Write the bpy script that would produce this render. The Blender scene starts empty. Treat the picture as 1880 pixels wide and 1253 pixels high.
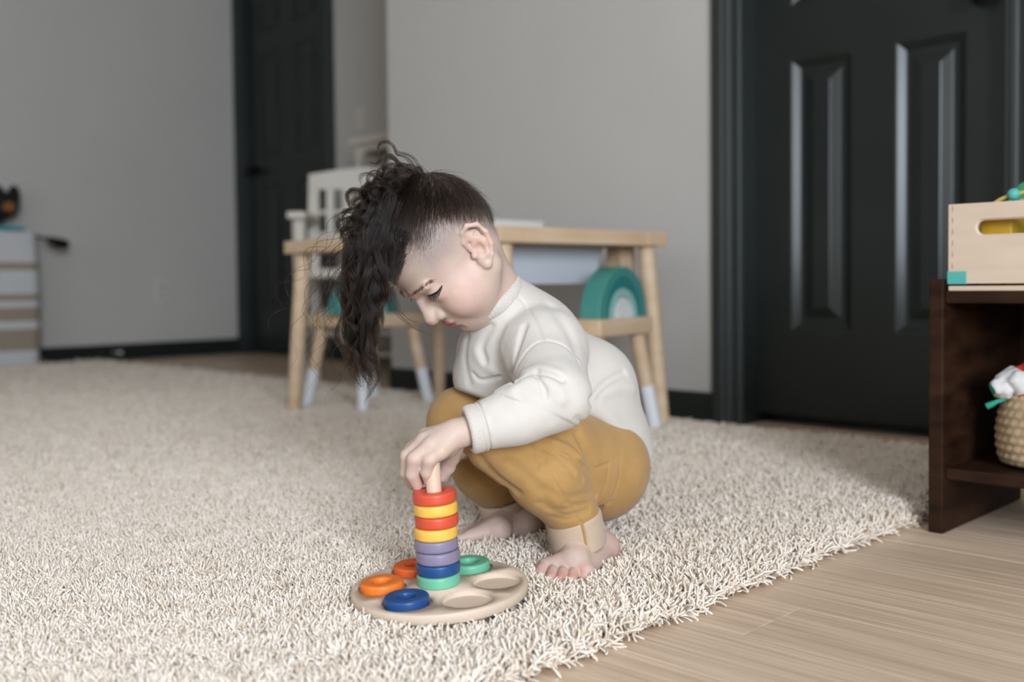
RUG_PRESS = []
import bpy, bmesh, math, random
import numpy as np
from mathutils import Vector, Matrix, Euler

random.seed(7)
rng = np.random.default_rng(11)
scn = bpy.context.scene
COL = scn.collection

# ------------------------------------------------------------------ camera
FPX, CXP, CYP, AXIS_Y = 1900.0, 940.0, 626.5, 590.0
CAM_Z = 0.375
PITCH = math.atan(70.0 / FPX)
ROLL = math.radians(-0.6)
cam_data = bpy.data.cameras.new('camera')
cam = bpy.data.objects.new('camera', cam_data)
COL.objects.link(cam)
cam_data.sensor_width = 36.0
cam_data.lens = 36.0 * FPX / 1880.0
cam_data.shift_y = -(CYP - AXIS_Y) / 1880.0
cam_data.clip_start = 0.02
CAM_R = Matrix.Rotation(math.pi / 2 - PITCH, 3, 'X') @ Matrix.Rotation(ROLL, 3, 'Z')
cam.location = (0, 0, CAM_Z)
cam.rotation_euler = CAM_R.to_euler()
cam_data.dof.use_dof = True
cam_data.dof.focus_distance = 1.20
cam_data.dof.aperture_fstop = 2.8
scn.camera = cam
CR = np.array(CAM_R)


def P(px, py, d):
    """world point seen at photo pixel (px,py), d metres in front of the camera (world Y)"""
    v = CR @ np.array([(px - CXP) / FPX, -(py - AXIS_Y) / FPX, -1.0])
    v = v * (d / v[1])
    return np.array([v[0], v[1], v[2] + CAM_Z])


def proj(p):
    q = CR.T @ (np.asarray(p, float) - np.array([0, 0, CAM_Z]))
    return CXP + FPX * q[0] / -q[2], AXIS_Y - FPX * q[1] / -q[2]


# ------------------------------------------------------------------ colour management, world
scn.view_settings.view_transform = 'Standard'
scn.view_settings.look = 'None'
scn.view_settings.gamma = 1.0
scn.view_settings.use_curve_mapping = False
scn.view_settings.exposure = 0.0
world = bpy.data.worlds.new('overcast_sky')
scn.world = world
world.use_nodes = True
world.node_tree.nodes['Background'].inputs[0].default_value = (0.75, 0.85, 1.0, 1)
world.node_tree.nodes['Background'].inputs[1].default_value = 1.0

# ------------------------------------------------------------------ room frame: a runs along the closet wall, b into it
RZ = math.atan2(-0.7009, 0.7133)
E1 = np.array([math.cos(RZ), math.sin(RZ)])
E2 = np.array([-math.sin(RZ), math.cos(RZ)])


def R(a, b, z=0.0):
    w = a * E1 + b * E2
    return Vector((w[0], w[1], z))


A_LEFT, A_RIGHT = -5.14, 2.30
B_DOOR, B_FAR, B_BACK = 2.335, 3.06, -2.40
A_EXT = -2.90
CEIL = 2.44


def area_light(name, loc, target, sx, sy, power, color):
    d = bpy.data.lights.new(name, 'AREA')
    d.shape = 'RECTANGLE'
    d.size, d.size_y = sx, sy
    d.energy = power
    d.color = color
    o = bpy.data.objects.new(name, d)
    COL.objects.link(o)
    o.location = loc
    dirv = Vector(target) - Vector(loc)
    o.rotation_euler = dirv.to_track_quat('-Z', 'Y').to_euler()
    return o


# daylight in the right window; behind the camera an added fill lamp
area_light('day_and_fill_light', R(A_RIGHT - 0.02, -1.0, 1.30), R(A_RIGHT - 2, -1.0, 1.30), 1.35, 1.25, 192, (0.79, 0.885, 1.0))
area_light('day_and_fill_light', R(-0.9, B_BACK + 0.02, 1.45), R(-0.9, B_BACK + 2, 1.45), 1.2, 1.25, 14, (0.84, 0.915, 1.0))


# ------------------------------------------------------------------ materials
def mat(name, color=(0.8, 0.8, 0.8), rough=0.5, spec=0.5, **kw):
    m = bpy.data.materials.new(name)
    m.use_nodes = True
    b = m.node_tree.nodes['Principled BSDF']
    b.inputs['Base Color'].default_value = (*color, 1)
    b.inputs['Roughness'].default_value = rough
    b.inputs['Specular IOR Level'].default_value = spec
    for k, v in kw.items():
        b.inputs[k.replace('_', ' ')].default_value = v
    return m


def nodes(m):
    return m.node_tree.nodes, m.node_tree.links, m.node_tree.nodes['Principled BSDF']


def ramp(m, stops):
    r = m.node_tree.nodes.new('ShaderNodeValToRGB')
    el = r.color_ramp.elements
    while len(el) < len(stops):
        el.new(0.5)
    for e, (p, c) in zip(el, stops):
        e.position = p
        e.color = (*c, 1)
    return r


def mottled(name, c1, c2, scale=8, rough=0.6, bump=0.0, bump_scale=200, spec=0.4, detail=4, stretch=(1, 1, 1), randomize=0.0, dist=0.002):
    """two-tone noise colour with fine relief"""
    m = mat(name, c1, rough, spec)
    N, L, B = nodes(m)
    tc = N.new('ShaderNodeTexCoord')
    mp = N.new('ShaderNodeMapping')
    mp.inputs['Scale'].default_value = stretch
    L.new(tc.outputs['Object'], mp.inputs[0])
    vec = mp.outputs[0]
    if randomize:
        oi = N.new('ShaderNodeObjectInfo')
        ml = N.new('ShaderNodeVectorMath'); ml.operation = 'MULTIPLY_ADD'
        cv = N.new('ShaderNodeCombineXYZ')
        for i in range(3):
            L.new(oi.outputs['Random'], cv.inputs[i])
        ml.inputs[1].default_value = (37, 61, 23)
        L.new(cv.outputs[0], ml.inputs[0]); L.new(vec, ml.inputs[2])
        vec = ml.outputs[0]
    nz = N.new('ShaderNodeTexNoise')
    nz.inputs['Scale'].default_value = scale
    nz.inputs['Detail'].default_value = detail
    L.new(vec, nz.inputs['Vector'])
    r = ramp(m, [(0.32, c1), (0.68, c2)])
    L.new(nz.outputs['Fac'], r.inputs[0])
    out = r.outputs[0]
    if randomize:
        hs = N.new('ShaderNodeHueSaturation')
        mr = N.new('ShaderNodeMapRange')
        mr.inputs[3].default_value = 1 - randomize; mr.inputs[4].default_value = 1 + randomize
        L.new(oi.outputs['Random'], mr.inputs[0]); L.new(mr.outputs[0], hs.inputs['Value'])
        L.new(out, hs.inputs['Color']); out = hs.outputs[0]
    L.new(out, B.inputs['Base Color'])
    if bump:
        n2 = N.new('ShaderNodeTexNoise')
        n2.inputs['Scale'].default_value = bump_scale
        n2.inputs['Detail'].default_value = 3
        L.new(vec, n2.inputs['Vector'])
        bp = N.new('ShaderNodeBump')
        bp.inputs['Strength'].default_value = bump
        bp.inputs['Distance'].default_value = dist
        L.new(n2.outputs['Fac'], bp.inputs['Height'])
        L.new(bp.outputs[0], B.inputs['Normal'])
    return m


M = {}
M['wall'] = mottled('wall_paint', (0.535, 0.512, 0.478), (0.52, 0.497, 0.463), 3, 0.75, 0.12, 260, 0.3)
M['wall_left'] = M['wall']
M['ceiling'] = mottled('ceiling_paint', (0.60, 0.57, 0.53), (0.58, 0.55, 0.51), 3, 0.9, 0.2, 150, 0.2)
M['black'] = mottled('black_green_paint', (0.0100, 0.0138, 0.0125), (0.0125, 0.0168, 0.0150), 5, 0.33, 0.06, 180, 0.48)
M['black_trim_lit'] = mottled('lit_black_paint', (0.0150, 0.0205, 0.0205), (0.0180, 0.0240, 0.0240), 5, 0.48, 0.06, 180, 0.6)  # door black made paler and bluer: window light on casings put into the colour
M['oak'] = mottled('oak_plank', (0.52, 0.375, 0.26), (0.74, 0.575, 0.425), 5, 0.42, 0.10, 60, 0.4, 5, (0.8, 26, 26), 0.10)
M['gap'] = mat('floor_gap', (0.10, 0.07, 0.05), 0.9)
M['pine'] = mottled('pine_wood', (0.60, 0.42, 0.26), (0.68, 0.515, 0.35), 4, 0.5, 0.05, 40, 0.4, 5, (1.2, 1.2, 9), 0.03)
M['pine_top'] = mottled('pine_board', (0.57, 0.385, 0.23), (0.68, 0.51, 0.345), 3.2, 0.5, 0.05, 40, 0.4, 5, (1.5, 9, 9))
M['birch'] = mottled('birch_plywood', (0.56, 0.435, 0.325), (0.62, 0.49, 0.375), 6, 0.5, 0.04, 50, 0.4, 5, (1.2, 8, 8))
M['white_paint'] = mat('white_dip_paint', (0.74, 0.75, 0.76), 0.45)
M['cream'] = mottled('cream_paint', (0.62, 0.57, 0.49), (0.59, 0.54, 0.46), 4, 0.5, 0.03, 60)
M['dark_wood'] = mottled('espresso_wood', (0.012, 0.0048, 0.0024), (0.040, 0.0165, 0.0078), 5, 0.5, 0.1, 50, 0.14, 6, (2, 2, 8))
M['teal1'] = mottled('teal_silicone', (0.055, 0.24, 0.205), (0.065, 0.26, 0.22), 10, 0.5)
M['teal2'] = mottled('deep_teal_silicone', (0.02, 0.185, 0.175), (0.025, 0.20, 0.19), 10, 0.5)
M['teal3'] = mottled('pale_teal_silicone', (0.27, 0.47, 0.44), (0.29, 0.49, 0.46), 10, 0.5)
M['rb_white'] = mottled('white_silicone', (0.66, 0.66, 0.66), (0.70, 0.70, 0.70), 10, 0.5)
M['plastic'] = mat('milky_plastic', (0.60, 0.64, 0.70), 0.4, 0.5)
M['plate_plastic'] = mat('switch_plastic', (0.62, 0.58, 0.52), 0.4)
M['chrome'] = mat('brushed_metal', (0.55, 0.55, 0.56), 0.35, 0.5, Metallic=1.0)
M['knob'] = mat('black_metal_knob', (0.01, 0.01, 0.01), 0.35, 0.5, Metallic=0.6)


# ------------------------------------------------------------------ mesh helpers
def link(name, me, material=None, parent=None, smooth=False):
    o = bpy.data.objects.new(name, me)
    COL.objects.link(o)
    if material is not None and not me.materials:
        me.materials.append(material)
    if parent is not None:
        o.parent = parent
    if smooth:
        me.polygons.foreach_set('use_smooth', [True] * len(me.polygons))
    return o


def from_bm(name, bm, material=None, parent=None, smooth=False):
    bmesh.ops.recalc_face_normals(bm, faces=bm.faces)
    me = bpy.data.meshes.new(name)
    bm.to_mesh(me)
    bm.free()
    return link(name, me, material, parent, smooth)


def empty(name, loc=(0, 0, 0), rz=0.0, label=None, cat=None, group=None, kind=None):
    o = bpy.data.objects.new(name, None)
    COL.objects.link(o)
    o.location = loc
    o.rotation_euler = (0, 0, rz)
    o.empty_display_size = 0.05
    return tag(o, label, cat, group, kind)


def tag(o, label=None, cat=None, group=None, kind=None):
    if label: o['label'] = label
    if cat: o['category'] = cat
    if group: o['group'] = group
    if kind: o['kind'] = kind
    return o


def bm_box(bm, lo, hi, bevel=0.0, seg=2, mtx=None):
    lo, hi = Vector(lo), Vector(hi)
    c, s = (lo + hi) / 2, hi - lo
    r = bmesh.ops.create_cube(bm, size=1.0)
    vs = r['verts']
    bmesh.ops.scale(bm, vec=s, verts=vs)
    bmesh.ops.translate(bm, vec=c, verts=vs)
    if bevel > 0:
        es = list({e for v in vs for e in v.link_edges})
        rr = bmesh.ops.bevel(bm, geom=es, offset=bevel, segments=seg, profile=0.6, affect='EDGES', clamp_overlap=True)
        vs = list({v for f in rr['faces'] for v in f.verts} | {v for v in vs if v.is_valid})
        # collect the whole island
        seen = set(vs); stack = list(vs)
        while stack:
            v = stack.pop()
            for e in v.link_edges:
                w = e.other_vert(v)
                if w not in seen:
                    seen.add(w); stack.append(w)
        vs = list(seen)
    if mtx is not None:
        bmesh.ops.transform(bm, matrix=mtx, verts=vs)
    return vs


def box(name, lo, hi, material, parent=None, bevel=0.0, seg=2):
    bm = bmesh.new()
    bm_box(bm, lo, hi, bevel, seg)
    return from_bm(name, bm, material, parent)


def lathe(name, prof, material, parent=None, n=48, smooth=True, sharp=True):
    """closed or open (r,z) profile turned round Z"""
    bm = bmesh.new()
    rings = []
    for r, z in prof:
        if r < 1e-6:
            rings.append([bm.verts.new((0, 0, z))])
        else:
            rings.append([bm.verts.new((r * math.cos(2 * math.pi * i / n), r * math.sin(2 * math.pi * i / n), z)) for i in range(n)])
    for A, B in zip(rings[:-1], rings[1:]):
        for i in range(n):
            j = (i + 1) % n
            q = [A[i % len(A)], A[j % len(A)], B[j % len(B)], B[i % len(B)]]
            u = []
            for v in q:
                if v not in u: u.append(v)
            if len(u) > 2:
                bm.faces.new(u)
    bmesh.ops.recalc_face_normals(bm, faces=bm.faces)
    o = from_bm(name, bm, material, parent, smooth)
    if smooth and sharp:
        o.data.set_sharp_from_angle(angle=math.radians(40))
    return o


def bm_tube(bm, pts, rad, n=10, caps=True):
    """tube along points, rad scalar or list"""
    pts = [Vector(p) for p in pts]
    if not hasattr(rad, '__len__'):
        rad = [rad] * len(pts)
    rings = []
    up = None
    for i, p in enumerate(pts):
        t = (pts[min(i + 1, len(pts) - 1)] - pts[max(i - 1, 0)]).normalized()
        if up is None:
            up = t.orthogonal().normalized()
        up = (up - t * up.dot(t)).normalized()
        s = t.cross(up)
        rings.append([bm.verts.new(p + (up * math.cos(2 * math.pi * k / n) + s * math.sin(2 * math.pi * k / n)) * rad[i]) for k in range(n)])
    for A, B in zip(rings[:-1], rings[1:]):
        for k in range(n):
            bm.faces.new((A[k], A[(k + 1) % n], B[(k + 1) % n], B[k]))
    if caps:
        bm.faces.new(rings[0][::-1]); bm.faces.new(rings[-1])
    return rings


def tube(name, pts, rad, material, parent=None, n=10):
    bm = bmesh.new()
    bm_tube(bm, pts, rad, n)
    o = from_bm(name, bm, material, parent, True)
    o.data.set_sharp_from_angle(angle=math.radians(50))
    return o


def prism(name, poly, z0, z1, material, parent=None, bevel=0.0, axis='Z', mtx=None):
    bm = bmesh.new()
    vs = [bm.verts.new((x, y, z0)) for x, y in poly]
    f = bm.faces.new(vs)
    r = bmesh.ops.extrude_face_region(bm, geom=[f])
    bmesh.ops.translate(bm, vec=(0, 0, z1 - z0), verts=[v for v in r['geom'] if isinstance(v, bmesh.types.BMVert)])
    if bevel:
        bmesh.ops.bevel(bm, geom=[e for e in bm.edges if abs(e.verts[0].co.z - e.verts[1].co.z) < 1e-6], offset=bevel, segments=2, affect='EDGES', profile=0.6)
    if mtx is not None:
        bmesh.ops.transform(bm, matrix=mtx, verts=bm.verts)
    return from_bm(name, bm, material, parent)


def copy_tree(o, parent=None):
    c = o.copy()
    COL.objects.link(c)
    c.parent = parent
    for ch in list(o.children):
        copy_tree(ch, c)
    return c


# ------------------------------------------------------------------ room shell (room frame a,b -> objects rotated by RZ)
def shell(name, a0, a1, b0, b1, z0, z1, material, bevel=0.0, kind='structure'):
    o = box(name, (a0, b0, z0), (a1, b1, z1), material, None, bevel)
    o.rotation_euler = (0, 0, RZ)
    return tag(o, kind=kind)


floor = shell('floor', A_LEFT - 0.1, A_RIGHT + 0.1, B_BACK - 0.1, B_FAR + 0.3, -0.10, -0.004, M['gap'])
# planks run along a
pw, plen = 0.1215, 1.29
pl_mesh = {}


def plank_mesh(length):
    key = round(length, 3)
    if key not in pl_mesh:
        bm = bmesh.new()
        bm_box(bm, (0, 0.0004, -0.0045), (length - 0.0008, pw - 0.0004, 0.0), 0.0003, 1)
        bmesh.ops.recalc_face_normals(bm, faces=bm.faces)
        me = bpy.data.meshes.new('plank'); bm.to_mesh(me); bm.free()
        me.materials.append(M['oak'])
        pl_mesh[key] = me
    return pl_mesh[key]


b = B_DOOR + 0.06 - 40 * pw + 0.004
row = 0
while b < B_FAR:
    off = [0.0, 0.53, 0.22, 0.86, 0.37, 0.68, 0.1, 0.47, 0.79][row % 9] * plen
    a = A_LEFT + off - plen
    while a < A_RIGHT:
        s, e = max(a, A_LEFT), min(a + plen, A_RIGHT)
        if e - s > 0.03:
            o = bpy.data.objects.new('plank', plank_mesh(round(e - s, 2)))
            COL.objects.link(o); o.parent = floor
            o.location = (s, b, 0)
        a += plen
    b += pw
    row += 1

shell('ceiling', A_LEFT - 0.1, A_RIGHT + 0.1, B_BACK - 0.1, B_FAR + 0.1, CEIL, CEIL + 0.1, M['ceiling'])
shell('wall_left', A_LEFT - 0.1, A_LEFT, B_BACK - 0.1, B_FAR + 0.1, 0, CEIL, M['wall'])
# wall with the closet door (three pieces round the opening, one object)
D1A0, D1A1, D_H = -1.452, -0.797, 2.04


def wall_with_hole(name, a0, a1, b0, b1, h0, h1, z0, z1, along='a'):
    bm = bmesh.new()
    if along == 'a':
        bm_box(bm, (a0, b0, 0), (h0, b1, CEIL)); bm_box(bm, (h1, b0, 0), (a1, b1, CEIL))
        bm_box(bm, (h0, b0, z1), (h1, b1, CEIL))
        if z0 > 0: bm_box(bm, (h0, b0, 0), (h1, b1, z0))
    else:
        bm_box(bm, (a0, b0, 0), (a1, h0, CEIL)); bm_box(bm, (a0, h1, 0), (a1, b1, CEIL))
        bm_box(bm, (a0, h0, z1), (a1, h1, CEIL))
        if z0 > 0: bm_box(bm, (a0, h0, 0), (a1, h1, z0))
    o = from_bm(name, bm, M['wall'])
    o.rotation_euler = (0, 0, RZ)
    return tag(o, kind='structure')


wall_with_hole('wall_closet', A_EXT, A_RIGHT + 0.1, B_DOOR, B_DOOR + 0.12, D1A0, D1A1, 0, D_H)
shell('wall_return', A_EXT, A_EXT + 0.12, B_DOOR + 0.12, B_FAR, 0, CEIL, M['wall'])
D2A0, D2A1 = -5.062, -4.285
wall_with_hole('wall_far', A_LEFT - 0.1, A_RIGHT + 0.1, B_FAR, B_FAR + 0.12, D2A0, D2A1, 0, D_H)
wall_with_hole('wall_right', A_RIGHT, A_RIGHT + 0.1, B_BACK, B_DOOR, -1.675, -0.325, 0.675, 1.925, 'b')
wall_with_hole('wall_back', A_LEFT - 0.1, A_RIGHT + 0.1, B_BACK - 0.1, B_BACK, -1.50, -0.30, 0.825, 2.075)


# windows: frame and bars; the back one is added around the fill lamp
def window(name, axis, u0, u1, fixed, z0, z1):
    bm = bmesh.new()
    def bar(ua, ub, za, zb):
        if axis == 'b':
            bm_box(bm, (fixed, ua, za), (fixed + 0.05, ub, zb), 0.004, 1)
        else:
            bm_box(bm, (ua, fixed, za), (ub, fixed + 0.05, zb), 0.004, 1)
    t = 0.05
    bar(u0, u0 + t, z0, z1); bar(u1 - t, u1, z0, z1); bar(u0, u1, z0, z0 + t); bar(u0, u1, z1 - t, z1)
    um = (u0 + u1) / 2
    bar(um - 0.02, um + 0.02, z0, z1)
    o = from_bm(name, bm, M['white_paint'])
    o.rotation_euler = (0, 0, RZ)
    return tag(o, kind='structure')


window('window_1', 'b', -1.675, -0.325, A_RIGHT + 0.03, 0.675, 1.925)
window('added_fill_window', 'a', -1.50, -0.30, B_BACK - 0.08, 0.825, 2.075)


# ------------------------------------------------------------------ baseboards
def baseboard(name, a0, a1, b0, b1, h=0.078):
    bm = bmesh.new()
    bm_box(bm, (a0, b0, 0), (a1, b1, h), 0.004, 2)
    o = from_bm(name, bm, M['black'])
    o.rotation_euler = (0, 0, RZ)
    return tag(o, kind='structure')


CW = 0.085
baseboard('baseboard_left', A_LEFT, A_LEFT + 0.014, B_BACK, B_FAR - 0.016, 0.085)
baseboard('baseboard_closet', A_EXT, D1A0 - CW, B_DOOR - 0.014, B_DOOR)
baseboard('baseboard_right', D1A1 + CW, A_RIGHT, B_DOOR - 0.014, B_DOOR)
baseboard('baseboard_far', D2A1 + CW, A_EXT, B_FAR - 0.014, B_FAR, 0.085)
baseboard('baseboard_return', A_EXT - 0.014, A_EXT, B_DOOR, B_FAR - 0.016, 0.078)


# ------------------------------------------------------------------ doors
def casing_profile(w):
    # (distance from opening, proud of wall)
    return [(0.0, 0.0), (0.0, 0.011), (0.006, 0.014), (0.016, 0.0135), (0.020, 0.0105), (0.030, 0.0115), (0.040, 0.016), (0.050, 0.0165), (0.056, 0.0195), (w - 0.006, 0.021), (w, 0.018), (w, 0.0)]


def casing(name, a0, a1, bw, h, w=CW):
    """mitred moulded casing round an opening; built as swept profile (one object)"""
    bm = bmesh.new()
    prof = casing_profile(w)
    path = []
    rows = []
    for (u, p) in prof:
        rows.append([(a0 - u, bw - p, 0), (a0 - u, bw - p, h + u), (a1 + u, bw - p, h + u), (a1 + u, bw - p, 0)])
    vs = [[bm.verts.new(c) for c in r] for r in rows]
    for r0, r1 in zip(vs[:-1], vs[1:]):
        for k in range(3):
            bm.faces.new((r0[k], r0[k + 1], r1[k + 1], r1[k]))
    o = from_bm(name, bm, M['black_trim_lit'])
    o.rotation_euler = (0, 0, RZ)
    return tag(o, kind='structure')


def panel_bm(x0, x1, z0, z1, flip=1):
    """raised and fielded panel, front toward -y, outer rim flush at y=0"""
    bm = bmesh.new()
    steps = [(0.0, 0.0), (0.004, 0.0015), (0.020, 0.0125), (0.024, 0.0135), (0.034, 0.0135), (0.037, 0.0120), (0.058, 0.0035), (0.0605, 0.0020), (0.064, 0.0020)]
    rings = []
    for i, y in steps:
        rings.append([bm.verts.new(c) for c in ((x0 + i, y, z0 + i), (x1 - i, y, z0 + i), (x1 - i, y, z1 - i), (x0 + i, y, z1 - i))])
    for A_, B_ in zip(rings[:-1], rings[1:]):
        for k in range(4):
            bm.faces.new((A_[k], A_[(k + 1) % 4], B_[(k + 1) % 4], B_[k]))
    bm.faces.new(rings[-1])
    return bm


def door(name, a0, a1, bface, z0, h, rows, knob_right=True):
    root = empty(name, R(a0, bface, 0), RZ, kind='structure')
    w = a1 - a0
    t = 0.036
    st = 0.103
    mid = 0.108
    pwid = (w - 2 * st - mid) / 2
    xs = [0, st, st + pwid, st + pwid + mid, w - st, w]
    zs = [z0]
    for r0, r1 in rows:
        zs += [r0, r1]
    zs.append(h)
    box('stile', (xs[0], 0, z0), (xs[1], t, h), M['black'], root)
    box('stile', (xs[4], 0, z0), (xs[5], t, h), M['black'], root)
    for i in range(0, len(zs), 2):
        box('rail', (xs[1], 0, zs[i]), (xs[4], t, zs[i + 1]), M['black'], root)
    for r0, r1 in rows:
        box('mullion', (xs[2], 0, r0), (xs[3], t, r1), M['black'], root)
        for x0, x1 in ((xs[1], xs[2]), (xs[3], xs[4])):
            from_bm('panel', panel_bm(x0, x1, r0, r1), M['black'], root)
    k = empty('knob', (0, 0, 0)); k.parent = root
    kx = w - 0.065 if knob_right else 0.065
    prof = [(0.0, 0.0), (0.031, 0.0), (0.031, 0.006), (0.014, 0.010), (0.011, 0.028), (0.020, 0.036), (0.027, 0.048), (0.024, 0.060), (0.0, 0.066)]
    kk = lathe('knob_body', prof, M['knob'], k, 32)
    kk.rotation_euler = (math.pi / 2, 0, 0)
    kk.location = (kx, 0, 1.005)
    return root


ROWS = [(0.245, 0.930), (1.065, 1.640), (1.735, 1.925)]
REC = 0.048
door('door_1', D1A0 + 0.006, D1A1 - 0.006, B_DOOR + REC, 0.030, 2.03, ROWS)
casing('trim_1', D1A0, D1A1, B_DOOR, D_H)


def jamb(name, a0, a1, b0, b1, h):
    bm = bmesh.new()
    t = 0.006
    bm_box(bm, (a0 - 0.001, b0, 0), (a0 + t, b1, h)); bm_box(bm, (a1 - t, b0, 0), (a1 + 0.001, b1, h)); bm_box(bm, (a0, b0, h - t), (a1, b1, h + 0.001))
    o = from_bm(name, bm, M['black_trim_lit'])
    o.rotation_euler = (0, 0, RZ)
    return tag(o, kind='structure')


jamb('trim_2', D1A0, D1A1, B_DOOR - 0.011, B_DOOR + 0.12, D_H)
shell('wall_closet_back', D1A0 - 0.1, D1A1 + 0.1, B_DOOR + 0.125, B_DOOR + 0.14, -0.003, D_H + 0.1, M['black'])
door('door_2', D2A0 + 0.006, D2A1 - 0.006, B_FAR + 0.03, 0.02, 2.03, ROWS, False)
casing('trim_3', D2A0, D2A1, B_FAR, D_H, 0.07)
jamb('trim_4', D2A0, D2A1, B_FAR - 0.011, B_FAR + 0.12, D_H)
shell('wall_far_back', D2A0 - 0.1, D2A1 + 0.1, B_FAR + 0.1201, B_FAR + 0.14, -0.02, D_H + 0.1, M['black'])
# ------------------------------------------------------------------ activity table (pine, splayed round legs)
FOOT_Z = 0.010
TZ0, TZ1 = 0.462, 0.497
T_ANG = math.atan2(0.6652, 0.7466)
T_W, T_L = 0.55, 0.91
tbl = empty('activity_table', (-0.122, 2.715, 0), T_ANG, 'low pine activity table with splayed round legs standing behind the crouching child', 'table')
hw, hl = T_W / 2, T_L / 2
for sx in (-1, 1):
    box('side_rail', (min(sx * hw, sx * (hw - 0.075)), -hl, TZ0), (max(sx * hw, sx * (hw - 0.075)), hl, TZ1), M['pine_top'], tbl, 0.004, 3)
for (y0, y1) in ((-hl + 0.0005, -hl + 0.085), (-0.05, 0.05), (hl - 0.085, hl - 0.0005)):
    box('cross_board', (-hw + 0.0755, y0, TZ0), (hw - 0.0755, y1, TZ1), M['pine_top'], tbl, 0.003, 2)
for (y0, y1) in ((-hl + 0.087, -0.052), (0.052, hl - 0.087)):
    box('lid', (-hw + 0.077, y0, TZ1 - 0.014), (hw - 0.077, y1, TZ1 - 0.001), M['pine_top'], tbl, 0.002, 2)
for sx in (1,):
    for sy in (-1, 1):
        box('corner_block', (sx * 0.232 - 0.026, sy * 0.338 - 0.026, TZ0 - 0.074), (sx * 0.232 + 0.026, sy * 0.338 + 0.026, TZ0), M['pine_top'], tbl, 0.003, 2)
for sx in (-1, 1):
    for sy in (-1, 1):
        tx, ty = sx * (hw - 0.040), sy * (hl - 0.036)
        bx_, by_ = sx * (hw - 0.018), sy * (hl - 0.004)
        tube('leg', [(bx_, by_, FOOT_Z), (tx + (bx_ - tx) * 0.5, ty + (by_ - ty) * 0.5, 0.24), (tx, ty, TZ0)], [0.0185, 0.0205, 0.0215], M['pine'], tbl, 20)

# translucent storage boxes hanging in the table openings
for k, (yc, lab) in enumerate(((-0.205, 'milky plastic storage box hanging under the near half of the pine table'), (0.205, 'milky plastic storage box hanging under the far half of the pine table'))):
    bm = bmesh.new()
    z0, z1 = 0.372, TZ0 - 0.004
    w0, l0, w1, l1 = 0.150, 0.125, 0.172, 0.140
    def ring(w, l, z):
        c = 0.02
        pts = []
        for (sx, sy, a0) in ((1, 1, 0), (-1, 1, 90), (-1, -1, 180), (1, -1, 270)):
            for q in range(5):
                a = math.radians(a0 + q * 22.5)
                pts.append(bm.verts.new((sx * (w - c) + c * math.cos(a), yc + sy * (l - c) + c * math.sin(a), z)))
        return pts
    rs = [ring(w0, l0, z0), ring(w0 + 0.008, l0 + 0.006, z0 + 0.02), ring(w1, l1, z1), ring(w1 + 0.012, l1 + 0.010, z1), ring(w1 + 0.012, l1 + 0.010, z1 + 0.003), ring(w1 - 0.003, l1 - 0.003, z1 + 0.003), ring(w0 - 0.003, l0 - 0.003, z0 + 0.004)]
    for A_, B_ in zip(rs[:-1], rs[1:]):
        n = len(A_)
        for i in range(n):
            bm.faces.new((A_[i], A_[(i + 1) % n], B_[(i + 1) % n], B_[i]))
    bm.faces.new(rs[0][::-1]); bm.faces.new(rs[-1])
    o = from_bm('storage_box', bm, M['plastic'])
    o.location = tbl.location; o.rotation_euler = tbl.rotation_euler
    tag(o, lab, 'storage box', 'storage boxes under the table')

# flat white picture book on the table
bk = empty('picture_book', (-0.040, 2.52, TZ1), T_ANG + 0.1, 'flat white picture book lying on the pine table behind the head', 'book')
box('cover', (-0.10, -0.075, 0.0), (0.10, 0.075, 0.0025), M['white_paint'], bk, 0.0008, 1)
box('page_block', (-0.097, -0.072, 0.0025), (0.097, 0.072, 0.0255), mat('paper', (0.70, 0.68, 0.63), 0.8), bk, 0.0006, 1)
box('cover', (-0.10, -0.075, 0.0255), (0.10, 0.075, 0.028), M['white_paint'], bk, 0.0008, 1)


# ------------------------------------------------------------------ stools with white-dipped legs
def make_stool(loc, rz, label):
    root = empty('stool', loc, rz, label, 'stool', 'pine stools at the low table')
    s = 0.122
    seat = box('seat', (-s, -s, 0.253), (s, s, 0.292), M['pine_top'], root, 0.006, 3)
    for sx in (-1, 1):
        for sy in (-1, 1):
            t = Vector((sx * 0.092, sy * 0.092, 0.254))
            bt = Vector((sx * 0.132, sy * 0.122, FOOT_Z))
            m_ = bt.lerp(t, (0.128 - FOOT_Z) / (0.254 - FOOT_Z))
            lg = tube('leg', [m_, t], [0.0175, 0.0185], M['pine'], root, 20)
            tp = tube('dipped_tip', [bt, m_], [0.0165, 0.0177], M['white_paint'], lg, 20)
            tag(tp, 'white paint dipped end')
    return root


ST1 = (-0.424, 3.030, 0)
ST2 = (0.166, 2.432, 0)
make_stool(ST1, math.radians(50), 'pine stool with white-dipped legs behind the hanging curls')
make_stool(ST2, math.radians(54), 'pine stool with white-dipped legs behind the child\'s back')


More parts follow.
